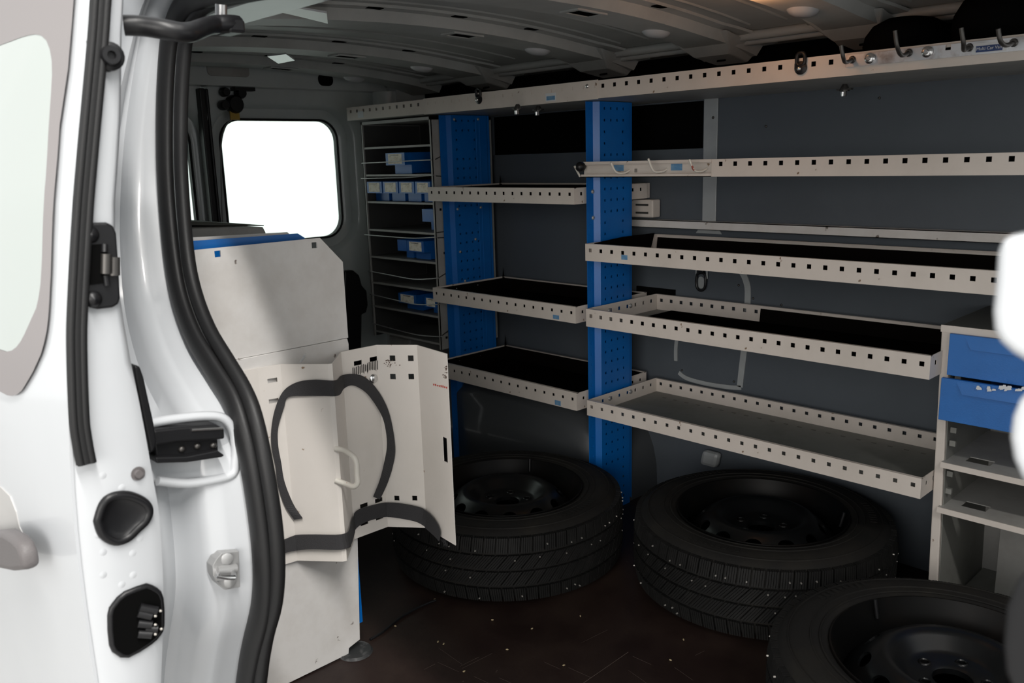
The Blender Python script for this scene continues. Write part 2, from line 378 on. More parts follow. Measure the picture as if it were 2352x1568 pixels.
def door_leaf(name, y0, y1, wy0, wy1, wz0, wz1, rnd):
    # door inner sheet with a rounded window hole, lofted rings
    X = -2.90; n = 8; mb = MB()
    cy, cz = (wy0+wy1)/2, (wz0+wz1)/2
    def ring(w_, h_, r, X_):
        return [V((X_, cy+y, cz+z)) for y, z in rrect(0, 0, w_, h_, r, n)]
    W, Hh = wy1-wy0, wz1-wz0
    rings = [ring(W, Hh, rnd, X-.03), ring(W+.004, Hh+.004, rnd, X-.012), ring(W+.025, Hh+.025, rnd+.01, X-.003), ring(W+.08, Hh+.08, rnd+.04, X), ring(W+.10, Hh+.10, rnd+.05, X+.02), ring(W+.125, Hh+.125, rnd+.06, X+.032)]
    k = len(rings[0])
    outer = []
    for q in rings[-1]:
        dy = q.y-cy; dz = q.z-cz
        s1 = ((y1-cy) if dy > 0 else (cy-y0))/max(abs(dy), 1e-6); s2 = ((1.385-cz) if dz > 0 else (cz-0.0))/max(abs(dz), 1e-6)
        s_ = min(s1, s2); outer.append(V((X+.032, cy+dy*max(1, s_), cz+dz*max(1, s_))))
    rings.append(outer)
    for r_ in rings: mb.v += r_
    for i in range(len(rings)-1):
        for j in range(k): mb.f.append((i*k+j, i*k+(j+1) % k, (i+1)*k+(j+1) % k, (i+1)*k+j))
    # corner fills
    d = struct(name, mb, REARW, smooth=50)
    b = MB()
    ext = MB(); 
    for ya, yb, za, zb in ((y0, y1, 0, wz0-.03), (y0, wy0-.02, 0, 1.345), (wy1+.02, y1, 0, 1.345), (y0, y1, wz1+.02, 1.40)):
        ext.box((X-.045, ya, za), (X-.035, yb, zb))
    mk('outer_sheet', ext, INW, d)
    s_ = MB(); s_.tube([p+V((.003, 0, 0)) for p in ring(W+.006, Hh+.006, rnd, X-.012)], .005, 6, closed=True); mk('glass_seal', s_, SEAL, d, smooth=60)
    b = MB(); b.prism(ring(W+.01, Hh+.01, rnd, X-.034), (.004, 0, 0)); gl = mk('window_glass', b, GLASS, d)
    return d
A = onx(517, 400, -2.9); B = onx(781, 400, -2.9); T = onx(650, 277, -2.9); Bt = onx(730, 545, -2.9)
d2 = door_leaf('door_2', 1.365, 2.08, A.y, B.y, Bt.z, T.z, .075)
d3 = door_leaf('door_3', .60, 1.345, .74, 1.335-.035, Bt.z, T.z, .075)
b = MB(); b.box((-2.875, 1.325, 0), (-2.84, 1.345, 1.345)); b.box((-2.872, 1.352, 0), (-2.85, 1.362, 1.345)); mk('door_gap_seal', b, BLK, d3, bevel=.004)
# latch gear over the rear window
lt = thing('door_latch', 'black rear door latch with yellow tape above the rear window', 'latch', onx(535, 235, -2.86))
b = MB()
for x, y, r in ((535, 240, 20), (512, 212, 10), (510, 242, 11), (548, 215, 12)):
    c = onx(x, y, -2.862); rr = r*1.55e-3; b.lathe([(0, .03), (rr*.8, .03), (rr, .02), (rr, 0)], c, (1, 0, 0), 16)
c = onx(555, 203, -2.86); b.box((-2.865, c.y-.04, c.z-.01), (-2.83, c.y+.035, c.z+.012))
mk('latch_body', b, BLK, lt, smooth=40)
c = onx(538, 262, -2.85); b = MB(); b.box((-2.853, c.y-.016, c.z-.019), (-2.847, c.y+.018, c.z+.019)); mk('tape', b, YEL, lt, label='yellow tape tab')
b = MB(); b.tube(smooth_line([onx(x, y, -2.855) for x, y in ((535, 272), (518, 290), (508, 330), (508, 400), (510, 480), (512, 520))]), .0025, 6); mk('cable', b, ALU, lt, smooth=60)
# black trim on the right of the rear door (px 790-840)
b = MB(); P = [onx(x, y, -2.72) for x, y in ((792, 622), (812, 620), (826, 632), (832, 655), (843, 668), (846, 700), (842, 718), (832, 722), (831, 780), (830, 860), (790, 860))]
b.prism(P, (-.03, 0, 0)); tag(mk('lamp_cover', b, BLK, bevel=.006), 'black plastic tail lamp cover beside the bin rack at the rear pillar', 'cover')
# ---- near side: inner wall, body side with the door jamb swept along the opening
YS = .55
so = [(1500, -95), (1000, -90), (700, -62), (560, -42), (470, -25), (430, -8), (405, 25), (390, 60), (379, 105), (371, 223), (370, 351), (375, 460), (387, 576), (405, 684), (440, 783), (488, 862), (529, 926), (548, 985), (571, 1080), (591, 1226), (598, 1330), (592, 1410), (573, 1490), (558, 1568), (548, 1660), (560, 1790)]
si = [(1510, -45), (1010, -40), (710, -24), (600, -8), (530, 8), (490, 22), (468, 40), (455, 62), (443, 100), (435, 191), (432, 287), (433, 400), (446, 576), (464, 665), (495, 745), (537, 817), (573, 880), (600, 945), (625, 1060), (646, 1186), (653, 1290), (647, 1380), (628, 1452), (616, 1530), (606, 1660), (612, 1790)]
def ysf(z): return YS + max(0, z-.70)*.150
def onlean(x, y, off=0):
    p = ony(x, y, YS)
    for _ in range(12): p = ony(x, y, ysf(p.z)+off)
    return p
SO = smooth_line([onlean(x, y) for x, y in so]); SI = smooth_line([onlean(x, y, .01) for x, y in si])
SO = [V((x, ysf(SO[0].z), SO[0].z)) for x in (-.03, (SO[0].x-.03)/2)] + SO; SI = [V((x, SI[0].y, SI[0].z)) for x in (-.03, (SI[0].x-.03)/2)] + SI
def yout(z): return ysf(z) - interp([(-.2, .15), (.4, .155), (.8, .135), (1.0, .115), (1.15, .085), (1.3, .05), (1.45, .04)], z)
NS = len(SO)
TAN = [(SO[min(i+1, NS-1)]-SO[max(i-1, 0)]).normalized() for i in range(NS)]
NOUT = [V((t.z, 0, -t.x)).normalized() for t in TAN]
for i in range(NS):   # outward = away from the opening centre
    c = V((-.6, YS, .8))
    if NOUT[i].dot(SO[i]-c) < 0: NOUT[i] = -NOUT[i]
def jamb_prof(z):
    yo = yout(z); YS = ysf(z); D = YS - yo
    deep = min(1, max(0, (1.0-z)/.35))
    return [(-.002, YS+.03), (-.001, YS+.015), (.004, YS+.004), (.010, YS-.12*D), (.012, YS-.25*D), (.016, YS-.42*D), (.022+.012*deep, YS-.50*D), (.034+.03*deep, YS-.56*D),
            (.036+.035*deep, YS-.66*D), (.026+.03*deep, YS-.74*D), (.024+.022*deep, YS-.86*D), (.030+.02*deep, YS-.96*D), (.042+.02*deep, yo), (.10, yo-.004), (.30, yo-.004)]
jb = MB(); k = len(jamb_prof(.5))
for i in range(NS):
    for n__, y in jamb_prof(SO[i].z): jb.v.append(V((SO[i].x, y, SO[i].z)) + NOUT[i]*n__)
for i in range(NS-1):
    for j in range(k-1): jb.f.append((i*k+j, i*k+j+1, (i+1)*k+j+1, (i+1)*k+j))
near = struct('wall_near', jb, CARW, smooth=50)
b = MB()  # outer body side rearwards and inner lining
zz = [-.2, .1, .3, .5, .7, .9, 1.0, 1.1, 1.2, 1.3, 1.42]
b.plate([-3.0, -1.66], zz, [], lambda u, v, t: V((u, yout(v)+.008+t, v)), .006); mk('body_side_panel', b, CARW, near, smooth=60)
b = MB(); b.plate([XR, -1.75], [0, .7, 1.42], [], lambda u, v, t: V((u, ysf(v)+.05+t, v)), .01); mk('inner_lining', b, INW, near)
b = MB(); b.box((XR, .655, 1.325), (XF, .76, 1.45)); mk('door_header', b, INW, near, bevel=.01)
b = MB(); b.plate([XR, XF], [.66, .8, 1.0, 1.38, 2.0, 2.35], [], lambda u, v, t: V((u, v, 1.56-.16*((v-1.38)/1.0)**2+t)), .01); mk('outer_roof', b, CARW, near, smooth=60)
# pocket lips and roller track
pl = MB(); XJ = -1.155
lip = [onx(x, y, XJ) for x, y in ((345, 972), (400, 962), (470, 955), (512, 960), (533, 985), (541, 1020), (540, 1060), (534, 1088), (500, 1100), (430, 1110), (362, 1104))]
pl.tube(smooth_line(lip), .007, 8); mk('pocket_lip', pl, CARW, near, smooth=60)
b = MB(); P = [onx(x, y, XJ-.012) for x, y in ((330, 965), (505, 958), (530, 990), (536, 1060), (528, 1095), (360, 1108), (330, 1108))]; b.prism(P, (-.01, 0, 0)); mk('pocket_floor', b, CARW, near, bevel=.004)
tr = thing('roller_track', 'black steel roller track of the sliding door in the white jamb pocket', 'track', onx(440, 1020, XJ))
def pbox(pts, X, th): mb = MB(); mb.prism([onx(x, y, X) for x, y in pts], (-th, 0, 0)); return mb
mk('upper_channel', pbox([(352, 988), (405, 982), (498, 975), (516, 984), (517, 1008), (500, 1010), (410, 1015), (355, 1024)], XJ+.02, .05), BLK, tr, bevel=.003)
mk('web', pbox([(356, 1015), (500, 1005), (502, 1040), (360, 1058)], XJ+.008, .04), BLK, tr, bevel=.002)
mk('lower_channel', pbox([(357, 1050), (430, 1048), (500, 1034), (517, 1046), (510, 1050), (430, 1062), (360, 1064)], XJ+.022, .05), BLK, tr, bevel=.002)
for a in ((417, 1031), (453, 1024), (490, 1022)):
    screw(tr, onx(*a, XJ+.009), (1, 0, 0), .005, DKST)
b = MB(); b.tube([onx(440, 987, XJ+.021), onx(512, 983, XJ+.021)], .002, 6); mk('polished_edge', b, STEEL, tr)
# striker
XT = min(SO, key=lambda p: abs(p.z-.50)).x-.006
cst = onx(520, 1310, XT)
st = thing('door_striker', 'zinc striker plate with loop on the white door jamb below the roller track', 'striker', cst)
P = [onx(x, y, XT+.006) for x, y in ((549, 1265), (552, 1348), (517, 1355), (501, 1342), (490, 1322), (488, 1300), (497, 1284), (509, 1270))]
b = MB(); b.prism(P, (-.02, 0, 0)); mk('plate', b, ALU, st, bevel=.001)
for a in ((521, 1283), (527, 1336)): screw(st, onx(*a, XT+.007), (1, -.3, 0), .009, ALU, h=.003)
q = [onx(x, y, XT+d) for x, y, d in ((501, 1316, .008), (501, 1328, .035), (536, 1325, .035), (535, 1312, .008))]
b = MB(); b.tube(q, .0042, 10); mk('loop', b, STEEL, st, smooth=60)
b = MB(); b.tube([onx(498, 1311, XT+.008), onx(541, 1305, XT+.008)], .0075, 12); mk('loop_base', b, ALU, st, smooth=60)
# weatherstrip: two lobes swept along the opening
ws = MB(); MID = [a.lerp(c, .30) for a, c in zip(SO, SI)]; MI2 = [a.lerp(c, .76) for a, c in zip(SO, SI)]
wsr = thing('door_weatherstrip', 'black double-lobed rubber weatherstrip framing the side door opening', 'seal', SO[NS//2])
ws.tube([p+V((0, -.006, 0)) for p in MID], .0205, 12, up=(0, 0, 1), ry=.012)
def lobes(C, rn, ry_, dy):
    mb = MB(); kk = 12
    for i, p in enumerate(C):
        for j in range(kk):
            a = 2*PI*j/kk; mb.v.append(p + NOUT[i]*(rn*math.cos(a)) + V((0, ry_*math.sin(a)+dy, 0)))
    for i in range(len(C)-1):
        for j in range(kk): mb.f.append((i*kk+j, i*kk+(j+1) % kk, (i+1)*kk+(j+1) % kk, (i+1)*kk+j))
    mb.f.append(tuple(range(kk))); mb.f.append(tuple((len(C)-1)*kk+j for j in range(kk))); return mb
mk('outer_lobe', lobes(MID, .022, .012, -.008), SEAL, wsr, smooth=60)
mk('inner_lobe', lobes(MI2, .0115, .011, -.001), SEAL, wsr, smooth=60)
# ---- front: unseen bulkhead, its opening made to let fill light in, and B pillar
b = MB(); b.plate([0, 1.81], [0, 1.6], [(.27, 1.62, .85, 1.44)], P2((XF, .45, -.1), (0, 1, 0), (0, 0, 1), (1, 0, 0)), .02); struct('wall_right', b, INW)
YB = .42
bp_ = [(2420, 420), (2420, 515), (2352, 538), (2318, 541), (2297, 551), (2288, 580), (2284, 640), (2276, 715), (2279, 758), (2294, 787), (2322, 812), (2355, 832), (2372, 848), (2376, 870), (2362, 895), (2338, 920), (2322, 958), (2316, 1005), (2324, 1055), (2343, 1098), (2366, 1125), (2380, 1160), (2378, 1250), (2352, 1335), (2347, 1385), (2352, 1430), (2380, 1470), (2400, 1600), (2400, 1900)]
P = [ony(x, y, YB) for x, y in bp_]
P = [V((P[0].x, YB, 1.42))] + P + [V((.10, YB, P[-1].z)), V((.10, YB, 1.42))]
b = MB(); b.prism(P, (0, .035, 0)); pil = struct('trim_2', b, CARW, bevel=.012, seg=4, smooth=60)
b = MB(); b.box((-.02, .455, -.1), (.12, .60, 1.44)); b.box((-.02, YB, 1.25), (.12, .46, 1.44)); mk('pillar_box', b, CARW, pil, bevel=.01)
b = MB(); P = [ony(x, y, YB-.01) for x, y in ((2400, 1290), (2360, 1310), (2332, 1340), (2308, 1395), (2300, 1480), (2306, 1545), (2325, 1590), (2400, 1640))]
b.prism(P, (0, .05, 0)); mk('door_buffer', b, BLK, pil, bevel=.014, seg=4, smooth=60, label='black rubber buffer on the front pillar')

# ================================================================== SLIDING DOOR (open, seen on its front edge)
XD = -1.10
eo = [(225, -140), (217, 0), (209, 100), (188, 351), (174, 500), (164, 800), (167, 950), (169, 1020), (175, 1150), (195, 1350), (227, 1568), (262, 1800)]
ei = [(300, -140), (287, 0), (284, 60), (283, 130), (280, 300), (268, 470), (270, 600), (280, 684), (301, 815), (329, 950), (355, 1096), (370, 1186), (378, 1305), (380, 1423), (374, 1568), (372, 1800)]
EO = smooth_line([onx(x, y, XD) for x, y in eo], 3); EI = smooth_line([onx(x, y, XD) for x, y in ei], 3)
ysk = [(p.z, p.y) for p in EO]
def ys_(z): return interp(ysk, z)
yin = [(p.z, p.y) for p in EI]
zs = [.15+i*.05 for i in range(29)]
b = MB()
us = [0, .15, .5, .85, 1]
def efm(u, v, t):
    a = ys_(v); c = interp(yin, v)
    return V((XD-t-(.006 if u in (0, 1) else 0), a+(c-a)*u, v))
b.plate(us, zs, [], efm, .03)
door = struct('door_1', b, CARW, smooth=60)
b = MB()
def skin(x, z, off=0):
    dx = (XD-.0)-x
    return V((x, ys_(z)-.010*min(1, dx/.25)-.014*max(0, 1-abs(dx-.6)/.8) + off, z))
b.plate([XD-.004, XD-.02, XD-.06, XD-.12, XD-.2, XD-.35, XD-.5, XD-.7, XD-.9, XD-1.1], zs, [], lambda u, v, t: skin(u, v, t), .004)
mk('outer_skin', b, CARW, door, smooth=60)
def onskin(px, py, off=-.002):
    d = ray(px, py); lo_, hi_ = .1, 2.6
    for _ in range(40):
        t = (lo_+hi_)/2; p = EYE+d*t
        if p.x > XD+.3 or p.y < skin(p.x, p.z).y + off: lo_ = t
        else: hi_ = t
    return EYE+d*hi_
sur = [(172, 0), (159, 159), (140, 287), (127, 446), (125, 480), (120, 620), (115, 720), (108, 775), (96, 815), (80, 850), (64, 878), (50, 900), (36, 909), (19, 907), (0, 897)]
glo = [(0, 104), (25, 95), (48, 86), (70, 80), (88, 78), (102, 84), (112, 100), (119, 128), (121, 160), (119, 200), (112, 300), (105, 420), (101, 480), (97, 600), (93, 665), (85, 705), (57, 767), (45, 790), (32, 803), (20, 808), (8, 806), (0, 802)]
b = MB(); S = [onskin(*p) for p in sur]; S0 = [onskin(177, -60)] + S
tp = onskin(177, -60)
poly = S0 + [skin(-2.05, S0[-1].z-.03, -.003), skin(-2.05, S0[0].z+.08, -.003)]
# build the surround as a ring between outline and glass outline
G = [onskin(x, y, -.003) for x, y in glo]
Gc = G + [skin(-1.98, G[-1].z-.02, -.003), skin(-1.98, G[0].z-.05, -.003)]
def ring_fill(outer, inner, n, off):
    def res_(P, n):
        P = P+[P[0]]; L_ = [0]
        for a, c in zip(P, P[1:]): L_.append(L_[-1]+(c-a).length)
        out = []
        for i in range(n):
            t = L_[-1]*i/n
            for j in range(len(P)-1):
                if L_[j] <= t <= L_[j+1]:
                    f_ = (t-L_[j])/max(1e-9, L_[j+1]-L_[j]); out.append(P[j].lerp(P[j+1], f_)); break
        return out
    return res_(outer, n), res_(inner, n)
def angsort(P, c, n):
    # resample polygon by direction from c in (x,z)
    out = []
    for i in range(n):
        a = 2*PI*i/n; d = V((math.cos(a), 0, math.sin(a))); best = None
        for p, q in zip(P, P[1:]+P[:1]):
            den = d.x*(q.z-p.z)-d.z*(q.x-p.x)
            if abs(den) < 1e-12: continue
            t = ((p.x-c.x)*(q.z-p.z)-(p.z-c.z)*(q.x-p.x))/den
            s_ = ((p.x-c.x)*d.z-(p.z-c.z)*d.x)/den
            if t > 0 and -1e-6 <= s_ <= 1+1e-6 and (best is None or t > best): best = t
        x = c.x+d.x*(best or .1); z = c.z+d.z*(best or .1); out.append((x, z))
    return out
cc = V((-1.6, 0, 1.0)); N_ = 160
ro = angsort(poly, cc, N_); ri = angsort(Gc, cc, N_)
b = MB()
for s_, (ra, rc) in enumerate(((ro, ri),)):
    for fr in (0, .25, .5, .75, 1):
        for (x1, z1), (x2, z2) in zip(ra, rc):
            x = x1+(x2-x1)*fr; z = z1+(z2-z1)*fr; b.v.append(skin(x, z, -.0035))
for i in range(4):
    for j in range(N_): b.f.append((i*N_+j, i*N_+(j+1) % N_, (i+1)*N_+(j+1) % N_, (i+1)*N_+j))
mk('window_surround', b, SURR, door, smooth=60, label='matt grey band around the sliding door window')
b = MB()
for fr in (0, .3, .6, .9, 1):
    for (x2, z2) in ri:
        x = x2+(cc.x-x2)*fr; z = z2+(cc.z-z2)*fr; b.v.append(skin(x, z, -.0030-.002*min(1, fr*3)))
for i in range(4):
    for j in range(N_): b.f.append((i*N_+j, i*N_+(j+1) % N_, (i+1)*N_+(j+1) % N_, (i+1)*N_+j))
mk('window_glass', b, mat('pale_green_glass', (.37, .405, .385), .04, spec=.8), door, smooth=60, label='pale green sliding door window glass')  # opaque pale base colour stands in for bright surroundings showing in the glass
# rubber strip on the door edge
sl = [(243, -140), (230, 0), (223, 100), (200, 351), (188, 500), (177, 700), (175, 800), (180, 950), (187, 1010), (197, 1062)]
C = smooth_line([onx(x, y, XD+.006) for x, y in sl], 4)
b = MB(); b.tube(C, .0115, 10, up=(0, 1, 0), ry=.010); b.tube([p+V((.006, .006, 0)) for p in C], .005, 8)
b.tube([p+V((.006, -.007, 0)) for p in C], .0045, 8)
mk('edge_seal', b, SEAL, door, smooth=60)
# bumper
c = onx(248, 131, XD+.002); b = MB(); b.lathe([(0, .016), (.004, .016), (.005, .022), (.010, .022), (.012, .014), (.0165, .012), (.0165, 0)], c, (1, -.15, 0), 20)
b.box((XD, c.y-.022, c.z-.017), (XD+.006, c.y, c.z+.017)); mk('rubber_buffer', b, BLK, door, smooth=40)
# lock plate
lp = MB(); lp.prism([onx(x, y, XD+.001) for x, y in ((196, 511), (240, 510), (256, 518), (263, 535), (267, 590), (272, 680), (268, 697), (254, 705), (220, 709), (204, 705), (194, 698), (192, 600))], (.008, 0, 0))
lk = mk('lock_plate', lp, BLK, door, bevel=.003, label='black lock plate on the sliding door edge')
for a in ((207, 539), (214, 686)):
    b = MB(); b.lathe([(0, .008), (.006, .006), (.010, .002), (.010, 0)], onx(*a, XD+.009), (1, 0, 0), 16); mk('bolt', b, BLK, lk, smooth=50)
b = MB(); b.prism([onx(x, y, XD+.0095) for x, y in ((200, 562), (238, 560), (240, 650), (200, 655))], (.001, 0, 0)); mk('latch_mouth', b, BLACKV, lk)
b = MB(); b.tube([onx(244, 583, XD+.013), onx(243, 628, XD+.013)], .006, 12); b.tube([onx(262, 590, XD+.008), onx(262, 632, XD+.008)], .007, 12); mk('latch_roller', b, DKST, lk, smooth=50)
b = MB(); b.tube([onx(240, 562, XD+.01), onx(240, 580, XD+.013)], .004, 8); b.tube([onx(243, 632, XD+.01), onx(246, 655, XD+.01)], .004, 8); mk('latch_edge', b, BLK, lk, smooth=50)
b = MB(); b.lathe([(0, .005), (.005, .005), (.006, .001), (.009, .001), (.009, 0)], onx(317, 1087, XD+.001), (1, 0, 0), 20); mk('grey_plug', b, HAND, door, smooth=30)
plug = [(570, 620), (600, 530), (650, 485), (740, 475), (830, 510), (868, 560), (850, 620), (800, 670), (740, 725), (670, 742), (600, 700)]
PP = [onx(x/2.537, 950+y/2.537, XD+.002) for x, y in plug]; cc2 = sum(PP, V())/len(PP)
b = MB(); b.tube(smooth_line(PP+[PP[0]], 4)[:-1], .006, 8, closed=True); mk('plug_rim', b, BLK, door, smooth=60)
b = MB(); sp = smooth_line(PP+[PP[0]], 4)[:-1]; n1 = len(sp)
for fr, dx in ((0, .003), (.25, -.002), (.4, -.004), (1, -.004)): b.v += [p.lerp(cc2, fr)+V((dx, 0, 0)) for p in sp]
for i in range(3):
    for j in range(n1): b.f.append((i*n1+j, i*n1+(j+1) % n1, (i+1)*n1+(j+1) % n1, (i+1)*n1+j))
for q in b.v: q.x += .003
mk('plug_cup', b, BLK, door, smooth=60)
el = [(850, 1005), (905, 1030), (935, 1080), (940, 1230), (920, 1280), (870, 1330), (745, 1403), (690, 1385), (655, 1340), (645, 1170), (670, 1110), (730, 1050)]
PP = [onx(x/2.537, 950+y/2.537, XD+.002) for x, y in el]
b = MB(); b.prism(PP, (.004, 0, 0)); ct = mk('contact_housing', b, BLACKV, door, label='black electrical contact housing')
b = MB(); b.tube(smooth_line(PP+[PP[0]], 2)[:-1], .0045, 8, closed=True); mk('housing_rim', b, BLK, ct, smooth=60)
for x0, y0, x1, y1 in ((806, 1160, 885, 1178), (806, 1220, 885, 1228), (806, 1280, 885, 1284), (815, 1128, 915, 1148), (850, 1250, 920, 1253)):
    a = onx(x0/2.537, 950+y0/2.537, XD+.008); c = onx(x1/2.537, 950+y1/2.537, XD+.014)
    b = MB(); b.tube([a, c], .006, 10); mk('contact_pin', b, BLK, ct, smooth=50)
    b = MB(); b.lathe([(0, .003), (.0015, .002), (.002, 0)], c+V((.003, .003, 0)), (1, .6, 0), 8); mk('pin_tip', b, STUD, ct, smooth=60)
for a in ((236, 1092), (280, 1120), (322, 1235), (237, 1268), (305, 1270), (237, 1320), (306, 1320), (280, 1342), (225, 1228)):
    b = MB(); b.lathe([(0, .0007), (.003, .0005), (.005, 0)], onx(*a, XD+.0), (1, 0, 0), 10); mk('weld_dimple', b, CARW, door, smooth=80)
b = MB(); b.prism([onx(x, y, XD-.03) for x, y in ((308, 838), (322, 841), (331, 866), (345, 930), (352, 960), (361, 1012), (358, 1030), (347, 1042), (330, 960), (312, 870))], (-.03, 0, 0)); mk('roller_carriage', b, BLK, door, bevel=.003, label='black roller carriage arm behind the door edge')
# outside handle
hp = [onskin(x, y, -.018) for x, y in ((-60, 1225), (0, 1214), (43, 1209), (66, 1222), (80, 1236), (90, 1262), (96, 1298), (67, 1301), (24, 1293), (-20, 1276), (-60, 1262))]
b = MB(); b.prism(hp, (0, -.022, 0)); mk('door_handle', b, HAND, door, bevel=.008, seg=3, smooth=60, label='dark grey sliding door handle')
b = MB(); 
cp = [onskin(x, y, -.0006) for x, y in ((-40, 1105), (0, 1118), (22, 1140), (36, 1175), (44, 1210), (60, 1240), (30, 1262), (-40, 1262))]
b.prism(cp, (0, .004, 0)); mk('handle_cup', b, mat('handle_cup_shade', (.44, .43, .42), .4), door)  # shading of the recess painted as a flat patch darker than the skin

# upper guide arm
ar = thing('door_guide_arm', 'black steel guide arm reaching from the sliding door to the upper rail', 'arm', ony(380, 60, .5))
pa = [ony(x, y, Y) for x, y, Y in ((285, 58, .44), (330, 60, .46), (380, 68, .48), (420, 75, .50), (445, 72, .52), (465, 64, .55), (490, 57, .58), (520, 55, .60), (545, 56, .62))]
b = MB(); b.tube(smooth_line(pa, 4), .0125, 12, up=(0, 0, 1)); mk('arm', b, BLK, ar, smooth=60)
b = MB(); p = ony(528, 58, .61); b.box((p.x-.025, p.y-.012, p.z-.012), (p.x+.02, p.y+.014, p.z+.006)); mk('arm_foot', b, BLK, ar, bevel=.004)
b = MB(); b.tube([ony(508, 10, .62), ony(508, 48, .62)], .0085, 12); mk('guide_roller', b, STEEL, ar, smooth=60)

# ================================================================== RACKING ALONG THE FAR WALL
YF, YK = 1.83, 2.165
T = .0016
def tray(name, label, x0, x1, z0, z1, mat_=ENAM, hole=.0105, n=25, first=.008, backholes=True, yb=YK, hz=.62, group='shelf trays on the far wall', deckm=None, sticker=None, lend=True):
    t = thing(name, label, 'shelf', ((x0+x1)/2, YF, z0), group)
    H_ = z1-z0; L_ = x1-x0; pitch = (L_-.035)/(n-1)
    hs = [(.018+i*pitch-hole/2, .018+i*pitch+hole/2, H_*hz-hole/2, H_*hz+hole/2) for i in range(n)]
    b = MB(); b.plate([0, L_], [0, H_], hs, P2((x0, YF, z0), (1, 0, 0), (0, 0, 1), (0, -1, 0)), T)
    b.box((x0, YF, z1-T), (x1, YF+.008, z1)); mk('front_rim', b, mat_, t)
    b = MB(); b.plate([0, L_], [0, H_], hs if backholes else [], P2((x0, yb, z0), (1, 0, 0), (0, 0, 1), (0, 1, 0)), T); b.box((x0, yb-.008, z1-T), (x1, yb, z1)); mk('back_rim', b, mat_, t)
    D = yb-YF; m_ = 8; sh = [(.03+i*(D-.06)/(m_-1)-hole/2, .03+i*(D-.06)/(m_-1)+hole/2, H_*hz-hole/2, H_*hz+hole/2) for i in range(m_)]
    for xx, s in ((x0, 1), (x1, -1)):
        b = MB(); b.plate([0, D], [0, H_], sh, P2((xx, YF, z0), (0, 1, 0), (0, 0, 1), (s, 0, 0)), T); mk('side_rim', b, mat_, t)
    b = MB(); b.box((x0+T, YF+T*.5, z0), (x1-T, yb-T*.5, z0+T)); mk('deck', b, deckm or DECK, t)
    for y in (YF+.10, YF+.2):
        screw(t, (x0+T*1.5, y, z0+H_*hz), (1, 0, 0), .007, ALU)
    if sticker:
        px, py, w_, h_ = sticker; c = ony(px, py, YF-T-.0004); b = MB(); b.box((c.x-w_/2, YF-T-.0006, c.z-h_/2), (c.x+w_/2, YF-T, c.z+h_/2)); mk('sticker', b, STICK, t, label='small faded blue sticker')
    return t
R0x, R1x = -1.592, -.645
t1 = tray('shelf_tray', 'lowest long cream shelf tray, bare perforated deck, right of the front blue post', R0x, R1x, .344, .390, n=25, hole=.0095)
# holes in the bare deck are printed as shallow slots
for i in range(22):
    x = R0x+.06+i*.041
    b = MB(); b.box((x, 2.115, .3457), (x+.012, 2.121, .3462)); 
    mk('deck_slot', b, DKST, t1)
t2 = tray('shelf_tray', 'middle long cream shelf tray holding a black mat with a lifted edge', R0x, R1x, .610, .661, n=26)
t3 = tray('shelf_tray', 'upper long cream shelf tray with black mat and a blue sticker near its left end', R0x, -.10, .799, .847, n=39, sticker=(1434, 591, .021, .013))
l1 = tray('shelf_tray', 'lowest short cream shelf tray left of the front blue post', -2.285, -1.632, .349, .403, n=17, hole=.009, sticker=(1281, 925, .024, .015), backholes=False)
l2 = tray('shelf_tray', 'middle short cream shelf tray with blue sticker near its right end', -2.285, -1.632, .613, .662, n=17, hole=.009, sticker=(1277, 728, .024, .012), backholes=False)
l3 = tray('shelf_tray', 'upper short cream shelf tray directly beside the four labelled bins', -2.285, -1.632, .955, 1.001, n=17, hole=.0095, backholes=False)
def matobj(label, x0, x1, z, curl=None, over=0):
    b = MB(); n = 24; m_ = 5
    def f(u, v, t):
        z_ = z+t; y = YF+.006+(YK-.012-YF)*v
        if v >= .999: z_ += over
        if u <= .001 and curl: z_ += curl
        return V((x0+(x1-x0)*u, y, z_))
    b.plate([0, .012]+[i/n for i in range(1, n)]+[.988, 1], [0, .25, .5, .75, .985, 1], [], f, .003)
    o = mk('rubber_mat', b, MATM, smooth=40); return tag(o, label, 'mat', 'black rubber mats in the trays')
matobj('black rubber mat in the middle long shelf tray, flat at its left end', R0x+.06, -1.23, .612)
matobj('black rubber mat covering the right part of the middle long shelf tray', -1.228, R1x-.006, .6125, over=.037)
matobj('black rubber mat in the upper long shelf tray', R0x+.006, -.11, .801, over=.034)
matobj('black rubber mat in the lowest short tray left of the post', -2.281, -1.64, .351, over=.046, curl=.045)
matobj('black rubber mat in the middle short tray left of the post', -2.281, -1.64, .615, over=.04, curl=.039)
matobj('black rubber mat in the upper short tray beside the bins', -2.281, -1.64, .957, over=.036, curl=.036)
# mat side flap of the upper long tray
b = MB(); b.prism([V((R0x+.006, YF+.02, .802)), V((R0x+.006, 2.12, .802)), V((R0x+.006, 2.14, .852)), V((R0x+.006, 1.99, .853)), V((R0x+.006, YF+.03, .846))], (.003, 0, 0)); tag(mk('rubber_flap', b, MATM), 'upturned black mat edge at the left end of the upper long tray', 'mat')

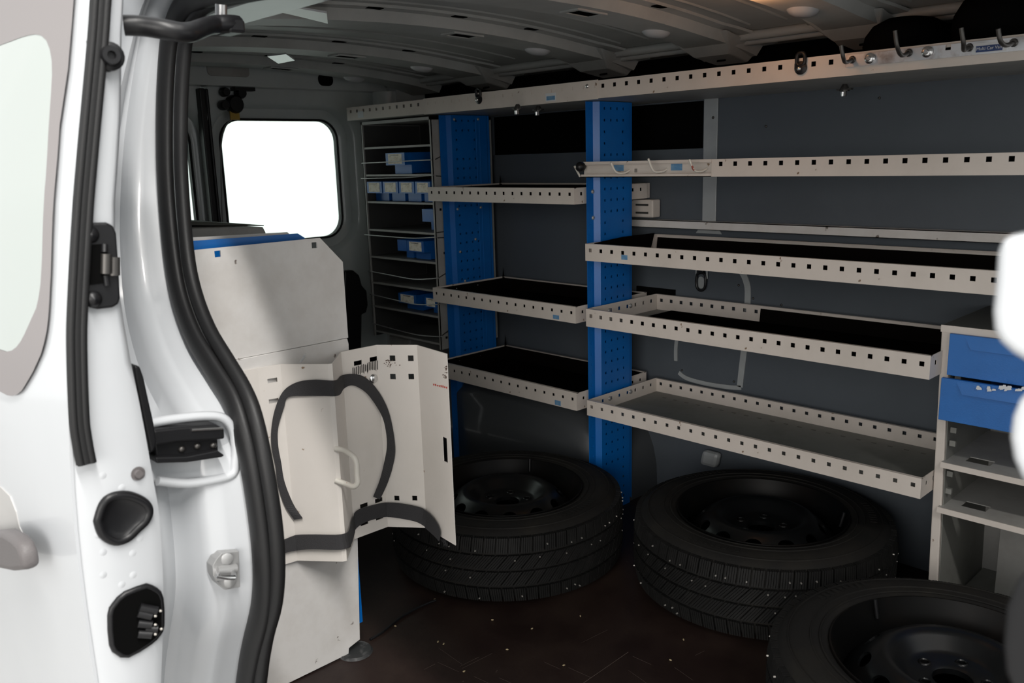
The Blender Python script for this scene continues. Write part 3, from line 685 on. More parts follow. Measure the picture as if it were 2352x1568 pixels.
# blue posts
def post(label, xa, xb, y0, y1, z0, z1):
    t = thing('blue_post', label, 'post', ((xa+xb)/2, (y0+y1)/2, z0), 'blue racking posts')
    H_ = z1-z0; prof = [(xa, y0), (xa, y0+.030), (xb, y0+.040), (xb, y1-.018), (xb-.006, y1-.012), (xb-.006, y1)]
    Ls = [0]
    for a, c in zip(prof, prof[1:]): Ls.append(Ls[-1]+math.hypot(c[0]-a[0], c[1]-a[1]))
    nr = []
    for a, c in zip(prof, prof[1:]):
        l_ = math.hypot(c[0]-a[0], c[1]-a[1]); nr.append(V(((c[1]-a[1])/l_, -(c[0]-a[0])/l_, 0)))
    def fm(u, v, w_):
        i = 0
        while i < len(Ls)-2 and u > Ls[i+1]+1e-6: i += 1
        f_ = (u-Ls[i])/(Ls[i+1]-Ls[i]); x = prof[i][0]+(prof[i+1][0]-prof[i][0])*f_; y = prof[i][1]+(prof[i+1][1]-prof[i][1])*f_
        n = nr[i]
        if abs(u-Ls[i+1]) < 1e-6 and i+1 < len(nr): n = (nr[i]+nr[i+1]).normalized()
        return V((x, y, z0+v))+n*w_
    hs = []; h = .007
    z = .03
    while z < H_-.02:
        hs.append((Ls[0]+.011, Ls[0]+.011+h, z, z+h))
        row = int(round(z/.032))
        for q in (.018, .046, .074, .102) if row % 8 not in (3, 4) else (.018, .10):
            u = Ls[2]+q
            if u+h < Ls[3]-.004: hs.append((u, u+h, z, z+h))
        z += .032
    b = MB(); b.plate(Ls, [0, H_], hs, fm, .0016); mk('channel', b, BLUE, t)
    b = MB(); b.box((xa-.002, y0+.004, z0), (xa-.0005, y1-.01, z1)); mk('back_web', b, BLUE, t)
    return t
p2 = post('front blue perforated steel post between the long and the short trays', -1.622, -1.606, 1.87, 2.063, .0, 1.236)
for a in ((1361, 440), (1362, 500)): screw(p2, onx(*a, -1.620), (1, 0, 0), .006, ALU)
p1 = post('rear blue perforated steel post beside the bin rack', -2.305, -2.290, 1.905, 2.125, .0, 1.236)
for a in ((1043, 274), (1098, 274), (1051, 480), (1104, 476), (1092, 549), (1057, 578), (1068, 645)): screw(p1, onx(*a, -2.288), (1, 0, 0), .005, ALU)

for y_ in (2.058, 2.074):
    b = MB(); b.tube([(-2.289, y_, .02), (-2.289, y_, 1.225)], .0022, 6); mk('pressed_rib', b, BLUE, p1, smooth=60)
# top shelf
ts = thing('top_shelf', 'long perforated cream top shelf running under the roof above all trays', 'shelf', (-1.4, YF, 1.235))
x0, x1, z0, z1 = -2.735, -.02, 1.238, 1.284
b = MB(); hs = []
x = x0+.02
while x < x1-.02:
    hs.append((x-x0, x-x0+.0105, .026, .0365)); x += .0395
b.plate([0, x1-x0], [0, z1-z0], hs, P2((x0, YF, z0), (1, 0, 0), (0, 0, 1), (0, -1, 0)), T); b.box((x0, YF, z1-T), (x1, YF+.01, z1)); mk('front_rim', b, ENAM, ts)
b = MB(); b.box((x0+T, YF+.001, z0), (-2.30, 2.19, z0+T)); b.box((-2.30, YF+.001, z0), (x1, 2.19, z0+T)); mk('deck', b, GREYM, ts)
b = MB(); b.box((x0, YF, z0), (x0+T, 2.19, z1)); mk('side_rim', b, ENAM, ts)
b = MB(); b.box((x0, 2.19, z0), (x1, 2.192, z1)); mk('back_rim', b, ENAM, ts)
b = MB(); a = ony(975, 240, YF).x; c_ = ony(1375, 180, YF).x; b.box((a, YF-.0045, z0-.002), (c_, YF-T, z1+.003)); 
b = MB(); hs = []; x = .02
while x < c_-a-.01: hs.append((x, x+.004, .029, .038)); x += .0395
b.plate([0, c_-a], [0, z1-z0+.004], hs, P2((a, YF-T-.0003, z0-.002), (1, 0, 0), (0, 0, 1), (0, -1, 0)), T); mk('splice_plate', b, ENAM, ts, label='overlapping cream splice plate')
for a in ((1349, 198),): screw(ts, ony(*a, YF-.003), (0, -1, 0), .006, STEEL)
for px, py in ((1100, 220), (1840, 145)):
    c = ony(px, py, YF-.004); b = MB()
    b.tube([V((c.x+x_, YF-.006, c.z+.008+z_)) for x_, z_ in rrect(0, 0, .019, .026, .008)], .0042, 8, closed=True); b.lathe([(0, .005), (.009, .005), (.0145, .002), (.0145, 0)], V((c.x, YF-.004, c.z-.010)), (0, -1, 0), 20); mk('lashing_eye', b, BLK, ts, smooth=50, label='black lashing eye')
    screw(ts, (c.x, YF-.012, c.z-.012), (0, -1, 0), .005, STEEL)
for px, py in ((1236, 252), (1189, 249), (1940, 205)):
    c = onz(px, py, z0-.012); b = MB(); b.lathe([(0, -.016), (.005, -.016), (.005, -.004), (.012, -.004), (.012, 0), (.005, .012)], c, (0, 0, 1), 12); b.box((c.x-.018, c.y-.006, c.z-.002), (c.x+.018, c.y+.006, c.z+.002)); mk('wing_bolt', b, DKST, ts, smooth=40); b = MB(); b.lathe([(0, -.017), (.0035, -.016), (.0045, -.006), (.0, -.006)], c+V((-.003, -.004, 0)), (0, 0, 1), 10); mk('bolt_tip', b, STEEL, ts, smooth=40)
c = ony(1265, 223, YF-.004); b = MB(); b.box((c.x-.02, YF-.0042, c.z-.011), (c.x+.02, YF-.0035, c.z+.011)); sk = mk('sticker', b, STICKW, ts, label='small white sticker with blue print')
b = MB(); b.box((c.x-.016, YF-.0046, c.z-.008), (c.x+.016, YF-.0042, c.z+.003)); mk('print', b, STICK, sk)
c = ony(828, 263, YF-.002); b = MB(); b.box((c.x-.017, YF-.0022, c.z-.011), (c.x+.017, YF-.0016, c.z+.011)); mk('sticker', b, STICKW, ts, label='small square white sticker at the left end')

# galvanised hook strip on the top shelf
hk = thing('hook_strip', 'worn galvanised strip with four dark hooks on the front of the top shelf', 'hook rail', (-.6, YF-.01, 1.26))
xa = ony(1943, 140, YF-.005).x
za = ony(1943, 155, YF-.005).z; zb = ony(1943, 127, YF-.005).z
b = MB(); hx = ony(2178, 115, YF-.005); 
b.plate([0, -.02-xa], [0, zb-za], [(hx.x-xa-.005, hx.x-xa+.005, .014, .024)], P2((xa, YF-.004, za), (1, 0, 0), (0, 0, 1), (0, -1, 0)), .003); mk('strip', b, CHROME, hk, bevel=.001)
for px, py in ((1998, 134), (2130, 119)):
    c = ony(px, py, YF-.009); b = MB(); b.lathe([(0, .010), (.004, .010), (.005, .006), (.008, .005), (.011, .002), (.011, 0)], c, (0, -1, 0), 14); mk('bolt', b, STEEL, hk, smooth=40)
for px, py, tx, ty in ((1957, 137, 1932, 104), (2087, 121, 2056, 70), (2226, 109, 2208, 64), (2328, 98, 2293, 66)):
    r0 = ony(px, py, YF-.008); t_ = ony(tx, ty, YF-.07); m1 = ony((px*2+tx)/3-6, py+6, YF-.035); m2 = ony(tx+5, (py+ty)/2+12, YF-.062)
    b = MB(); b.tube(smooth_line([r0, m1, m2, t_], 5), .0042, 10); mk('hook', b, DKST, hk, smooth=60)
    b = MB(); b.lathe([(0, .003), (.006, .003), (.008, 0)], r0, (0, -1, 0), 10); mk('hook_weld', b, DKST, hk)
# printed sticker
c = ony(2272, 109, YF-.008)
b = MB(); b.box((c.x-.03, YF-.0077, c.z-.0095), (c.x+.03, YF-.007, c.z+.0095)); stk = mk('sticker', b, STICKW, hk, label='silver sticker reading Multi Car Van')
b = MB(); b.box((c.x-.023, YF-.0083, c.z-.007), (c.x+.023, YF-.0078, c.z+.0045)); mk('navy_band', b, NAVY, stk)
def text(body, size, loc, rot, m_, parent, name='lettering'):
    cu = bpy.data.curves.new(name, 'FONT'); cu.body = body; cu.size = size; cu.align_x = 'CENTER'; cu.align_y = 'CENTER'; cu.extrude = .0002
    o = bpy.data.objects.new(name, cu); COL.objects.link(o); cu.materials.append(m_)
    bpy.context.view_layer.update(); me = bpy.data.meshes.new_from_object(o.evaluated_get(bpy.context.evaluated_depsgraph_get()))
    bpy.data.objects.remove(o); o = bpy.data.objects.new(name, me); COL.objects.link(o)
    o.location = V(loc)-org(parent); o.rotation_euler = rot; o.parent = parent; return o
text('Multi Car Van', .0078, (c.x, YF-.0087, c.z-.001), (PI/2, 0, 0), STICKW, stk)

# hook rail in the middle of the wall
rl = thing('hook_rail', 'cream perforated rail with three small white wire hooks at its left end', 'hook rail', (-1.0, YF, 1.03))
x0, x1 = R0x-.01, -.05; z0, z1 = 1.030, 1.072
xs = ony(1635, 390, YF).x
b = MB(); hs = []; x = xs+.02
while x < x1-.02: hs.append((x-xs, x-xs+.0105, .025, .0355)); x += .0395
b.plate([0, x1-xs], [0, z1-z0], hs, P2((xs, YF, z0), (1, 0, 0), (0, 0, 1), (0, -1, 0)), T); b.box((xs, YF, z1-T), (x1, YF+.012, z1)); b.box((xs, YF, z0), (x1, YF+.012, z0+T)); mk('face', b, ENAM, rl); b = MB(); b.box((xs+.002, YF+.013, z0+.002), (x1, YF+.016, z1-.002)); mk('rail_dark_fill', b, BLACKV, rl)  # black strip behind the face stands in for the dark hollow
b = MB(); hh = [(.12, .13, .012, .022), (.175, .185, .012, .022)]
b.plate([0, xs-x0], [0, z1-z0], hh, P2((x0, YF+.010, z0), (1, 0, 0), (0, 0, 1), (0, -1, 0)), T)
b.box((x0, YF-.004, z1-.0095), (xs, YF+.010, z1-.0075)); b.box((x0, YF-.004, z0), (xs, YF+.010, z0+.002)); b.box((x0, YF-.004, z1-.008), (xs, YF-.002, z1)); b.box((x0, YF-.004, z0), (xs, YF-.002, z0+.008)); mk('channel_end', b, ENAM, rl, label='open channel at the left end of the rail')
c = ony(1336, 383, YF-.01); b = MB(); b.lathe([(0, .02), (.008, .018), (.0135, .010), (.0135, 0), (.005, -.014)], c, (0, -1, 0), 16); mk('knob', b, BLK, rl, smooth=50)
for px, py, tx, ty in ((1446, 391, 1403, 373), (1532, 388, 1489, 364), (1624, 387, 1583, 366)):
    r0 = ony(px, py, YF+.007); t_ = ony(tx, ty, YF-.05); m1 = ony(px-12, py+6, YF-.01); m2 = ony(tx+12, py+4, YF-.036)
    b = MB(); b.tube(smooth_line([r0, m1, m2, t_], 5), .0028, 8); mk('hook', b, CREAMP, rl, smooth=60)
for px, py in ((1421, 385), (1554, 383)):
    c = ony(px, py, YF+.008); b = MB(); b.box((c.x-.017, YF+.0078, c.z-.009), (c.x+.017, YF+.0084, c.z+.009)); mk('sticker', b, STICK, rl)
b = MB(); b.tube([ony(1320, 382, YF-.03), ony(1332, 405, YF-.005)], .003, 8); mk('hook', b, CREAMP, rl, smooth=50)
for xx in (x0+.006, -.3):
    b = MB(); b.box((xx, YF+.008, z0+.004), (xx+.003, 2.19, z1-.004)); mk('bracket_arm', b, ENAM, rl)

# back rail with its square bracket
br = thing('wall_rail', 'narrow scuffed grey rail along the wall with a square bracket by the blue post', 'rail', (-1.1, 2.17, .88))
a = ony(1450, 507, 2.165); c = ony(2352, 538, 2.165)
b = MB(); b.plate([0, a.x*-1-.05], [0, .024], [], P2((a.x, 2.165, a.z-.018), (1, 0, 0), (0, 0, 1), (0, 1, 0)), .002); b.box((a.x, 2.165, a.z+.004), (-.05, 2.195, a.z+.006)); mk('rail', b, ENAMD, br)
b = MB(); b.box((a.x, 2.165, a.z-.018), (-.05, 2.195, a.z-.0165)); mk('lower_flange', b, ENAMD, br)
pa_ = ony(1449, 458, 2.15); pb_ = ony(1499, 500, 2.15); b = MB(); b.box((pa_.x, 2.15, pb_.z), (pb_.x, 2.19, pa_.z)); mk('bracket', b, ENAM, br, bevel=.004)
for yy in (470, 488):
    s1, s2 = ony(1460, yy, 2.1475), ony(1488, yy, 2.1475); b = MB(); b.box((s1.x, 2.147, s1.z-.003), (s2.x, 2.15, s1.z+.003)); mk('bracket_slot', b, DKST, br)
pa_ = ony(1457, 420, 2.17); pb_ = ony(1484, 455, 2.17); b = MB(); b.box((pa_.x, 2.17, pb_.z), (pb_.x, 2.19, pa_.z)); mk('upper_bracket', b, ENAM, br, bevel=.002)
c = ony(1464, 433, 2.168); b = MB(); b.box((c.x-.004, 2.168, c.z-.004), (c.x+.004, 2.172, c.z+.004)); mk('bracket_hole', b, BLACKV, br)
# wall ring
rg = thing('lashing_ring', 'dark lashing ring hanging on the grey liner below the upper long tray', 'ring', ony(1608, 640, 2.19))
ps = [ony(x, y, 2.186) for x, y in ((1601, 630), (1599, 648), (1602, 662), (1610, 667), (1618, 662), (1621, 648), (1619, 630), (1610, 626))]
b = MB(); b.tube(smooth_line(ps+[ps[0]], 3)[:-1], .0042, 8, closed=True); mk('ring', b, BLK, rg, smooth=60)
b = MB(); c = ony(1610, 645, 2.196); b.prism([V((c.x+x, 2.196, c.z+z)) for x, z in rrect(0, -.005, .02, .036, .009)], (0, .003, 0)); mk('backing', b, INW, rg)
b = MB(); c = ony(1608, 620, 2.186); b.box((c.x-.011, 2.184, c.z-.012), (c.x+.011, 2.198, c.z+.03)); mk('holder', b, BLK, rg, bevel=.002)
b = MB(); b.tube([ony(1599, 640, 2.188), ony(1600, 600, 2.188)], .003, 6); b.tube([ony(1624, 640, 2.188), ony(1623, 600, 2.188)], .003, 6); mk('loop_edge', b, INW, rg)

# ------------------------------------------------------------------ bin rack
YR = 1.876; XA, XB = -2.722, -2.312
rk = thing('bin_rack', 'grey steel pigeonhole rack for storage bins at the rear end of the wall', 'rack', ((XA+XB)/2, YR, .43))
def zr(px, py): return ony(px, py, YR).z
RKM = mat('shaded_rack_steel', (.17, .17, .165), .55)  # darker than the shelf lips: shade inside the compartments put into the colour
b = MB(); b.box((XA, YR, .43), (XA+.0025, 2.15, 1.232)); b.box((XA, YR, .43), (XA+.008, YR+.003, 1.232)); mk('side_panel', b, GREYM, rk)
b = MB(); b.box((XA+.003, YR+.01, .43), (XA+.004, 2.148, 1.22)); mk('side_shade_sheet', b, mat('rack_side_shade', (.05, .05, .048), .8), rk); b = MB(); b.box((XB-.004, YR+.01, .43), (XB-.003, 2.148, 1.22)); mk('side_shade_sheet', b, MATS['rack_side_shade'], rk)  # dark sheets added inside both sides to shade the compartments
b = MB(); b.box((XB-.0025, YR, .43), (XB, 2.15, 1.232)); b.box((XB-.010, YR, .43), (XB, YR+.003, 1.232)); mk('side_panel', b, GREYM, rk)
b = MB(); b.box((XA, 2.15, .43), (XB, 2.153, 1.232)); mk('back_panel', b, mat('rack_back_shade', (.03, .03, .029), .8), rk)  # back colour darkened for the shade deep in the rack
b = MB(); b.box((XA, YR, 1.222), (XB, 2.15, 1.232)); mk('top_panel', b, GREYM, rk)
lv = []
for p in ((833, 341), (837, 403), (842, 464), (841, 527), (850, 589), (858, 649), (859, 703), (862, 760)):
    z = zr(*p); lv.append(z); b = MB(); b.box((XA+.004, YR+.008, z-.002), (XB-.004, 2.148, z+.0025)); rsf = mk('rack_shelf', b, RKM, rk); b = MB(); b.box((XA+.003, YR+.002, z-.0035), (XB-.003, YR+.008, z+.0035)); mk('shelf_lip', b, GREYM, rsf)
for (xa_, ya_), (xb_, yb_), sag in (((831, 375), (989, 367), 0), ((830, 410), (994, 402), .004), ((838, 539), (999, 545), .006), ((846, 622), (1003, 639), .012), ((850, 675), (1006, 699), .012), ((855, 742), (1011, 773), .01)):
    A_ = ony(xa_, ya_, YR-.006); B_ = ony(xb_, yb_, YR-.006); b = MB()
    pts = [A_+V((0, .012, 0)), A_, A_.lerp(B_, .35)+V((0, 0, -sag*.6)), A_.lerp(B_, .7)+V((0, 0, -sag)), B_, B_+V((0, .012, 0))]
    b.tube([pts[0]]+smooth_line(pts[1:5], 4)+[pts[5]], .0020, 6); mk('retaining_wire', b, ALU, rk, smooth=60)
for a, c in (((1000, 366), (1025, 352)), ((1002, 404), (1028, 406)), ((1003, 534), (1034, 530)), ((1006, 546), (1034, 545)), ((1009, 637), (1036, 620)), ((1016, 770), (1044, 748))):
    b = MB(); b.tube([onx(*a, XB+.003), onx(*c, XB+.003)], .0018, 6); mk('strut_wire', b, DKST, rk)
for a in ((1021, 581), (1012, 481), (1026, 775)):
    b = MB(); p = onx(*a, XB+.0006); b.box((XB, p.y-.004, p.z-.004), (XB+.001, p.y+.004, p.z+.004)); mk('panel_hole', b, BLACKV, rk)
b = MB(); b.box((XA+.02, 1.93, .30), (XA+.15, 2.15, .43)); mk('rack_foot', b, GREYM, rk, bevel=.01)
def make_bin(label, px0, px1, zb, ztop, yf=YR+.004, depth=.22, card=True, group='blue storage bins in the rack'):
    xa_ = ony(px0, 400, yf).x; xb_ = ony(px1, 400, yf).x
    t = thing('storage_bin', label, 'bin', ((xa_+xb_)/2, yf+.02, zb), group)
    h = ztop-zb; w_ = .0018; b = MB(); ins = .006
    def wallq(p0, p1, p2, p3, n): n = V(n)*w_; b.hexa([V(p0), V(p1), V(p1)+n, V(p0)+n, V(p3), V(p2), V(p2)+n, V(p3)+n])
    y2 = yf+depth; yl = yf+.035
    b.box((xa_+ins, yl, zb), (xb_-ins, y2, zb+w_))
    b.add([(xa_+ins, yl, zb), (xa_+ins, y2, zb), (xa_, y2, ztop), (xa_, yf, ztop), (xa_, yf, zb+h*.45), (xa_+ins, yl, zb+h*.45)], [(0, 1, 2, 3, 4, 5)])
    b.add([(xb_-ins, yl, zb), (xb_-ins, y2, zb), (xb_, y2, ztop), (xb_, yf, ztop), (xb_, yf, zb+h*.45), (xb_-ins, yl, zb+h*.45)], [(5, 4, 3, 2, 1, 0)])
    b.box((xa_, y2, zb), (xb_, y2+w_, ztop)); b.box((xa_+ins, yl-.002, zb), (xb_-ins, yl, zb+h*.5))
    b.box((xa_, yf, zb+h*.43), (xb_, yl, zb+h*.46)); mk('bin_body', b, BLUEP, t)
    b = MB(); b.box((xa_, yf-.002, zb+h*.42), (xb_, yf, ztop)); mk('front_panel', b, BLUEP, t)
    if card:
        iw = (xb_-xa_); b = MB(); b.box((xa_+iw*.14, yf-.003, zb+h*.48), (xb_-iw*.14, yf-.002, ztop-h*.05)); cd = mk('label_card', b, CARD, t, label='cream paper label card')
        b = MB(); b.box((xa_+iw*.28, yf-.0034, ztop-h*.13), (xb_-iw*.3, yf-.003, ztop-h*.10)); mk('pen_mark', b, DKST, cd)
    return t
g4 = ('blue bin with cream label at the left end of the row of four', 'second blue bin from the left in the row of four', 'third blue bin from the left in the row of four', 'rightmost blue bin in the row of four, partly behind the shelf tray')
for i in range(4):
    make_bin(g4[i], 842+i*37.0, 876+i*37.2, lv[2]+.004, lv[2]+.075)
make_bin('single blue bin with cream label standing forward in the second compartment from the top', 889, 932, lv[1]+.004, lv[1]+.078, yf=YR+.004)
make_bin('dark blue bin set back without label in the compartment below the row of four', 966, 992, lv[3]+.004, lv[3]+.08, yf=YR+.05, card=False, depth=.19)
make_bin('blue bin at the left of the fifth compartment, empty label holder', 905, 926, lv[4]+.004, lv[4]+.072, yf=YR+.006, card=False)
make_bin('blue bin with cream label in the fifth compartment', 927, 966, lv[4]+.004, lv[4]+.072, yf=YR+.006)
make_bin('blue bin with yellowed label in the second compartment from the bottom, left one', 900, 942, lv[6]+.004, lv[6]+.066, yf=YR+.006)
make_bin('blue bin with yellowed label in the second compartment from the bottom, right one', 962, 990, lv[6]+.004, lv[6]+.066, yf=YR+.006)

# ================================================================== DRAWER CABINET (right)
cx0, cx1, cyf, cyb = -.645, -.12, 1.895, 2.19
cb = thing('drawer_cabinet', 'cream steel cabinet with two blue drawers and open shelves at the right', 'cabinet', (cx0, cyf, 0))
SH = .0125/.55 # the left edge leans a little
b = MB(); b.hexa([(cx0+.010, cyf, .0), (cx0+.030, cyf, .0), (cx0+.030, cyb, .0), (cx0+.010, cyb, .0), (cx0-.006, cyf, .712), (cx0+.012, cyf, .712), (cx0+.012, cyb, .712), (cx0-.006, cyb, .712)]); mk('side_panel', b, ENAM, cb, bevel=.002)
b = MB(); b.hexa([(cx0+.031, cyf+.006, .01), (cx0+.0325, cyf+.006, .01), (cx0+.0325, cyb, .01), (cx0+.031, cyb, .01), (cx0+.013, cyf+.006, .70), (cx0+.0145, cyf+.006, .70), (cx0+.0145, cyb, .70), (cx0+.013, cyb, .70)]); mk('inner_lining', b, DECK, cb)  # dark grey sheet added over the inner side to darken it
b = MB(); b.box((cx0+.034, cyf+.01, .055), (cx1, cyb, .06)); mk('shelf_board', b, DECK, cb)
b = MB(); b.box((cx1, cyf, 0), (cx1+.012, cyb, .712)); mk('side_panel', b, ENAM, cb)
b = MB(); b.box((cx0-.006, cyf-.002, .708), (cx1+.012, cyb, .716)); mk('top_panel', b, mat('dark_grey_top', (.13, .13, .125), .6), cb)
b = MB(); b.box((cx0-.006, cyf-.004, .702), (cx1+.012, cyf-.001, .717)); mk('top_edge', b, ENAM, cb)
b = MB(); b.box((cx0, cyb, 0), (cx1, cyb+.003, .712)); mk('back_panel', b, GREYM, cb)
b = MB(); b.box((cx0+.10, cyf+.16, .0), (cx1, cyf+.163, .31)); mk('kick_plate', b, GREYM, cb)
for z in (.418, .314):
    b = MB(); L_ = cx1-cx0-.02; D = cyb-cyf-.004
    b.plate([0, L_], [0, D], [(.035, .085, .04, .075)], P2((cx0+.018, cyf-.012, z-.002), (1, 0, 0), (0, 1, 0), (0, 0, 1)), .002); sbd = mk('shelf_board', b, GREYM, cb); b = MB()
    b.box((cx0+.018, cyf-.014, z-.012), (cx1-.002, cyf-.0115, z+.0005)); mk('front_lip', b, ENAM, sbd)
for z0, z1, yf, nm, lb in ((.613, .702, cyf-.004, 'blue drawer', 0), (.516, .608, cyf-.016, 'blue drawer', 1)):
    b = MB(); xa_, xb_ = (cx0+.016 if lb == 0 else cx0+.010), cx1-.002
    b.plate([0, xb_-xa_], [0, z1-z0], [], P2((xa_, yf, z0), (1, 0, 0), (0, 0, 1), (0, -1, 0)), .010)
    b.box((xa_+.004, yf, z0+.004), (xb_-.004, cyb-.02, z0+.006)); b.box((xa_+.004, yf, z0+.004), (xa_+.006, cyb-.02, z1-.01)); b.box((xb_-.006, yf, z0+.004), (xb_-.004, cyb-.02, z1-.01)); b.box((xa_+.004, cyb-.02, z0+.004), (xb_-.004, cyb-.018, z1-.01))
    dr = mk('drawer', b, BLUED, cb, bevel=.0025, seg=3)
    b = MB(); zt = z1-.004
    b.add([(xa_+.03, yf-.010, zt), (xb_-.03, yf-.010, zt), (xb_-.045, yf-.016, zt-.024), (xa_+.045, yf-.016, zt-.024), (xa_+.045, yf-.010, zt-.024), (xb_-.045, yf-.010, zt-.024)], [(0, 1, 2, 3), (3, 2, 5, 4), (0, 3, 4), (1, 5, 2)])
    hh = mk('finger_grip', b, BLUED, dr, label='sloping moulded grip along the drawer top')
    if lb:
        random.seed(3)
        for (xc, wd) in ((2262, .05), (2300, .02), (2330, .045)):
            c = ony(xc, 894, yf-.017); b = MB()
            for q in range(7):
                xx = c.x+random.uniform(-.5, .5)*wd; zz_ = c.z+random.uniform(-.003, .003)+.002; ww = random.uniform(.004, .010); h2 = random.uniform(.002, .004)
                b.prism([V((xx-ww/2, yf-.0162, zz_-h2)), V((xx+ww/2, yf-.0164, zz_-h2*.4)), V((xx+ww/3, yf-.0158, zz_+h2)), V((xx-ww/2.5, yf-.0158, zz_+h2*.8))], (0, -.0006, 0))
            mk('torn_label', b, STICKW, dr, label='torn white label remains')
for z in (.66, .60, .48, .45, .38, .34):
    b = MB(); b.box((cx0+.024, cyf+.012, z), (cx0+.036, cyf+.020, z+.012)); mk('runner_tab', b, DECK, cb)

# ================================================================== WHEELS
def tyre_prof(): # (r, z), z from 0 to .2
    return [(.205, .020), (.213, .010), (.235, .004), (.262, .002), (.288, .008), (.304, .020), (.311, .030), (.313, .05), (.3135, .1), (.313, .15), (.311, .170), (.304, .182), (.288, .194), (.262, .200), (.235, .198), (.213, .192), (.205, .182)]
def make_wheel(label, x, y, rot, tilt=(0, 0), z=0):
    t = thing('wheel', label, 'wheel', (0, 0, 0), 'studded winter wheels on steel rims')
    b = MB(); b.lathe(tyre_prof(), k=96); mk('tyre', b, TYRE, t, smooth=50)
    b = MB()
    for r_, z_ in ((.285, .1955), (.245, .1995), (.228, .1985)):
        b.lathe([(r_-.002, z_-.001), (r_-.001, z_+.0012), (r_+.001, z_+.0012), (r_+.002, z_-.001)], k=96)
    mk('sidewall_line', b, TYRE, t, smooth=60)
    # raised sidewall lettering-like ribs
    b = MB()
    for a0 in (0, 2.1, 4.2):
        for q in range(9):
            a = a0+q*.055; c = V((math.cos(a), math.sin(a), 0)); s_ = V((-c.y, c.x, 0))
            b.obox(c*.264+V((0, 0, .2005)), c*.008, s_*.0035, (0, 0, .0006))
    mk('sidewall_ribs', b, TYRE, t, kind='stuff')
    # tread blocks: four rows, lateral sipes
    b = MB(); N = 66
    def blk(a0, a1, za, zb, sk0, sk1, r0=.309, r1=.322, lean=0):
        pts = []
        for rr in (r0, r1):
            for (aa, z_) in ((a0+sk0, za), (a1+sk0, za), (a1+sk1, zb), (a0+sk1, zb)):
                dr = rr
                if z_ < .02 or z_ > .175: dr -= .006
                pts.append(V((dr*math.cos(aa), dr*math.sin(aa), z_)))
        b.hexa(pts)
    st = 2*PI/N
    for i in range(N):
        a = i*st; ns = 5; gap = .10
        for q in range(ns):
            q0 = a+st*(gap+(1-gap)*q/ns); q1 = q0+st*(1-gap)/ns*.80
            blk(q0, q1, .146, .183, 0, .10*st); blk(q0+.4*st, q1+.4*st, .016, .052, .10*st, 0)
        for q in range(4):
            q0 = a+st*(gap+(1-gap)*q/4); q1 = q0+st*(1-gap)/4*.80
            blk(q0, q1, .103, .139, 0, 1.0*st); blk(q0+.2*st, q1+.2*st, .060, .096, -.9*st, 0)
    mk('tread', b, TREAD, t, kind='stuff')
    b = MB(); random.seed(5)
    for i in range(N):
        for z_ in (.156, .126, .085, .030):
            if random.random() < .33:
                a = (i+random.random())*st; c = V((math.cos(a), math.sin(a), 0)); b.lathe([(0, .004), (.0018, .0038), (.0022, 0)], c*.3195+V((0, 0, z_+random.uniform(-.006, .006))), c, 6)
    mk('stud', b, STUD, t, kind='stuff')
    # rim barrel
    b = MB(); b.lathe([(.205, .181), (.213, .193), (.2115, .197), (.2085, .197), (.2065, .192), (.199, .176), (.196, .168), (.190, .155), (.186, .12), (.184, .06), (.196, .03), (.205, .022)], k=72)
    mk('rim_barrel', b, BARR, t, smooth=60)
    # disc with real holes
    prof = [(a_, h_+.026) for a_, h_ in [(.033, .112), (.034, .122), (.040, .126), (.072, .126), (.082, .131), (.098, .152), (.112, .160), (.126, .158), (.150, .140), (.168, .118), (.186, .100), (.186, .095), (.166, .112), (.148, .134), (.126, .152), (.112, .154), (.098, .146), (.084, .125), (.072, .120), (.040, .120)]]
    d = MB(); d.lathe(prof, k=80, close=True); disc = mk('rim_disc', d, RIM, t, smooth=50)
    cut = MB()
    for i in range(12):
        a = 2*PI*i/12; c = V((math.cos(a), math.sin(a), 0)); ax = (V((0, 0, 1))+c*.8).normalized(); s_ = V((-c.y, c.x, 0)); u = ax.cross(s_)
        pt = c*.149+V((0, 0, .165)); k2 = 18; base = len(cut.v)
        for hh in (-.05, .05): cut.v += [pt+ax*hh+s_*(.0205*math.cos(2*PI*j/k2))+u*(.0155*math.sin(2*PI*j/k2)) for j in range(k2)]
        cut.f.append(tuple(base+j for j in range(k2))[::-1]); cut.f.append(tuple(base+k2+j for j in range(k2)))
        for j in range(k2): cut.f.append((base+j, base+(j+1) % k2, base+k2+(j+1) % k2, base+k2+j))
    for i in range(5):
        a = 2*PI*i/5+.3; cut.lathe([(.0, -.03), (.0075, -.03), (.0075, .03), (0, .03)], (.056*math.cos(a), .056*math.sin(a), .149), k=12)
    co_ = mk('cutter', cut, RIM)
    md = disc.modifiers.new('b', 'BOOLEAN'); md.object = co_; md.operation = 'DIFFERENCE'; md.solver = 'EXACT'
    dg = bpy.context.evaluated_depsgraph_get(); me = bpy.data.meshes.new_from_object(disc.evaluated_get(dg)); disc.modifiers.clear(); disc.data = me
    bpy.data.objects.remove(co_)
    for i in range(5):
        a = 2*PI*i/5+.3; b = MB(); b.lathe([(.0075, .001), (.009, .003), (.0115, .0015), (.012, 0)], (.056*math.cos(a), .056*math.sin(a), .152), k=14); mk('bolt_seat', b, RIM, t, smooth=60)
    b = MB(); b.tube([(.188, .02, .168), (.196, .022, .205)], .004, 8); mk('valve', b, BLK, t, smooth=60)
    return t
W1 = make_wheel('studded wheel lying flat behind the folded white holder, leftmost of the three', 0, 0, 0)
def place(o, x, y, rz, rx=0, ry=0, z=.0): o.location = (x, y, z); o.rotation_euler = (rx, ry, rz)
W2 = copy_tree(W1); W2['label'] = 'studded wheel with rusty hub lying flat under the lowest long shelf tray'
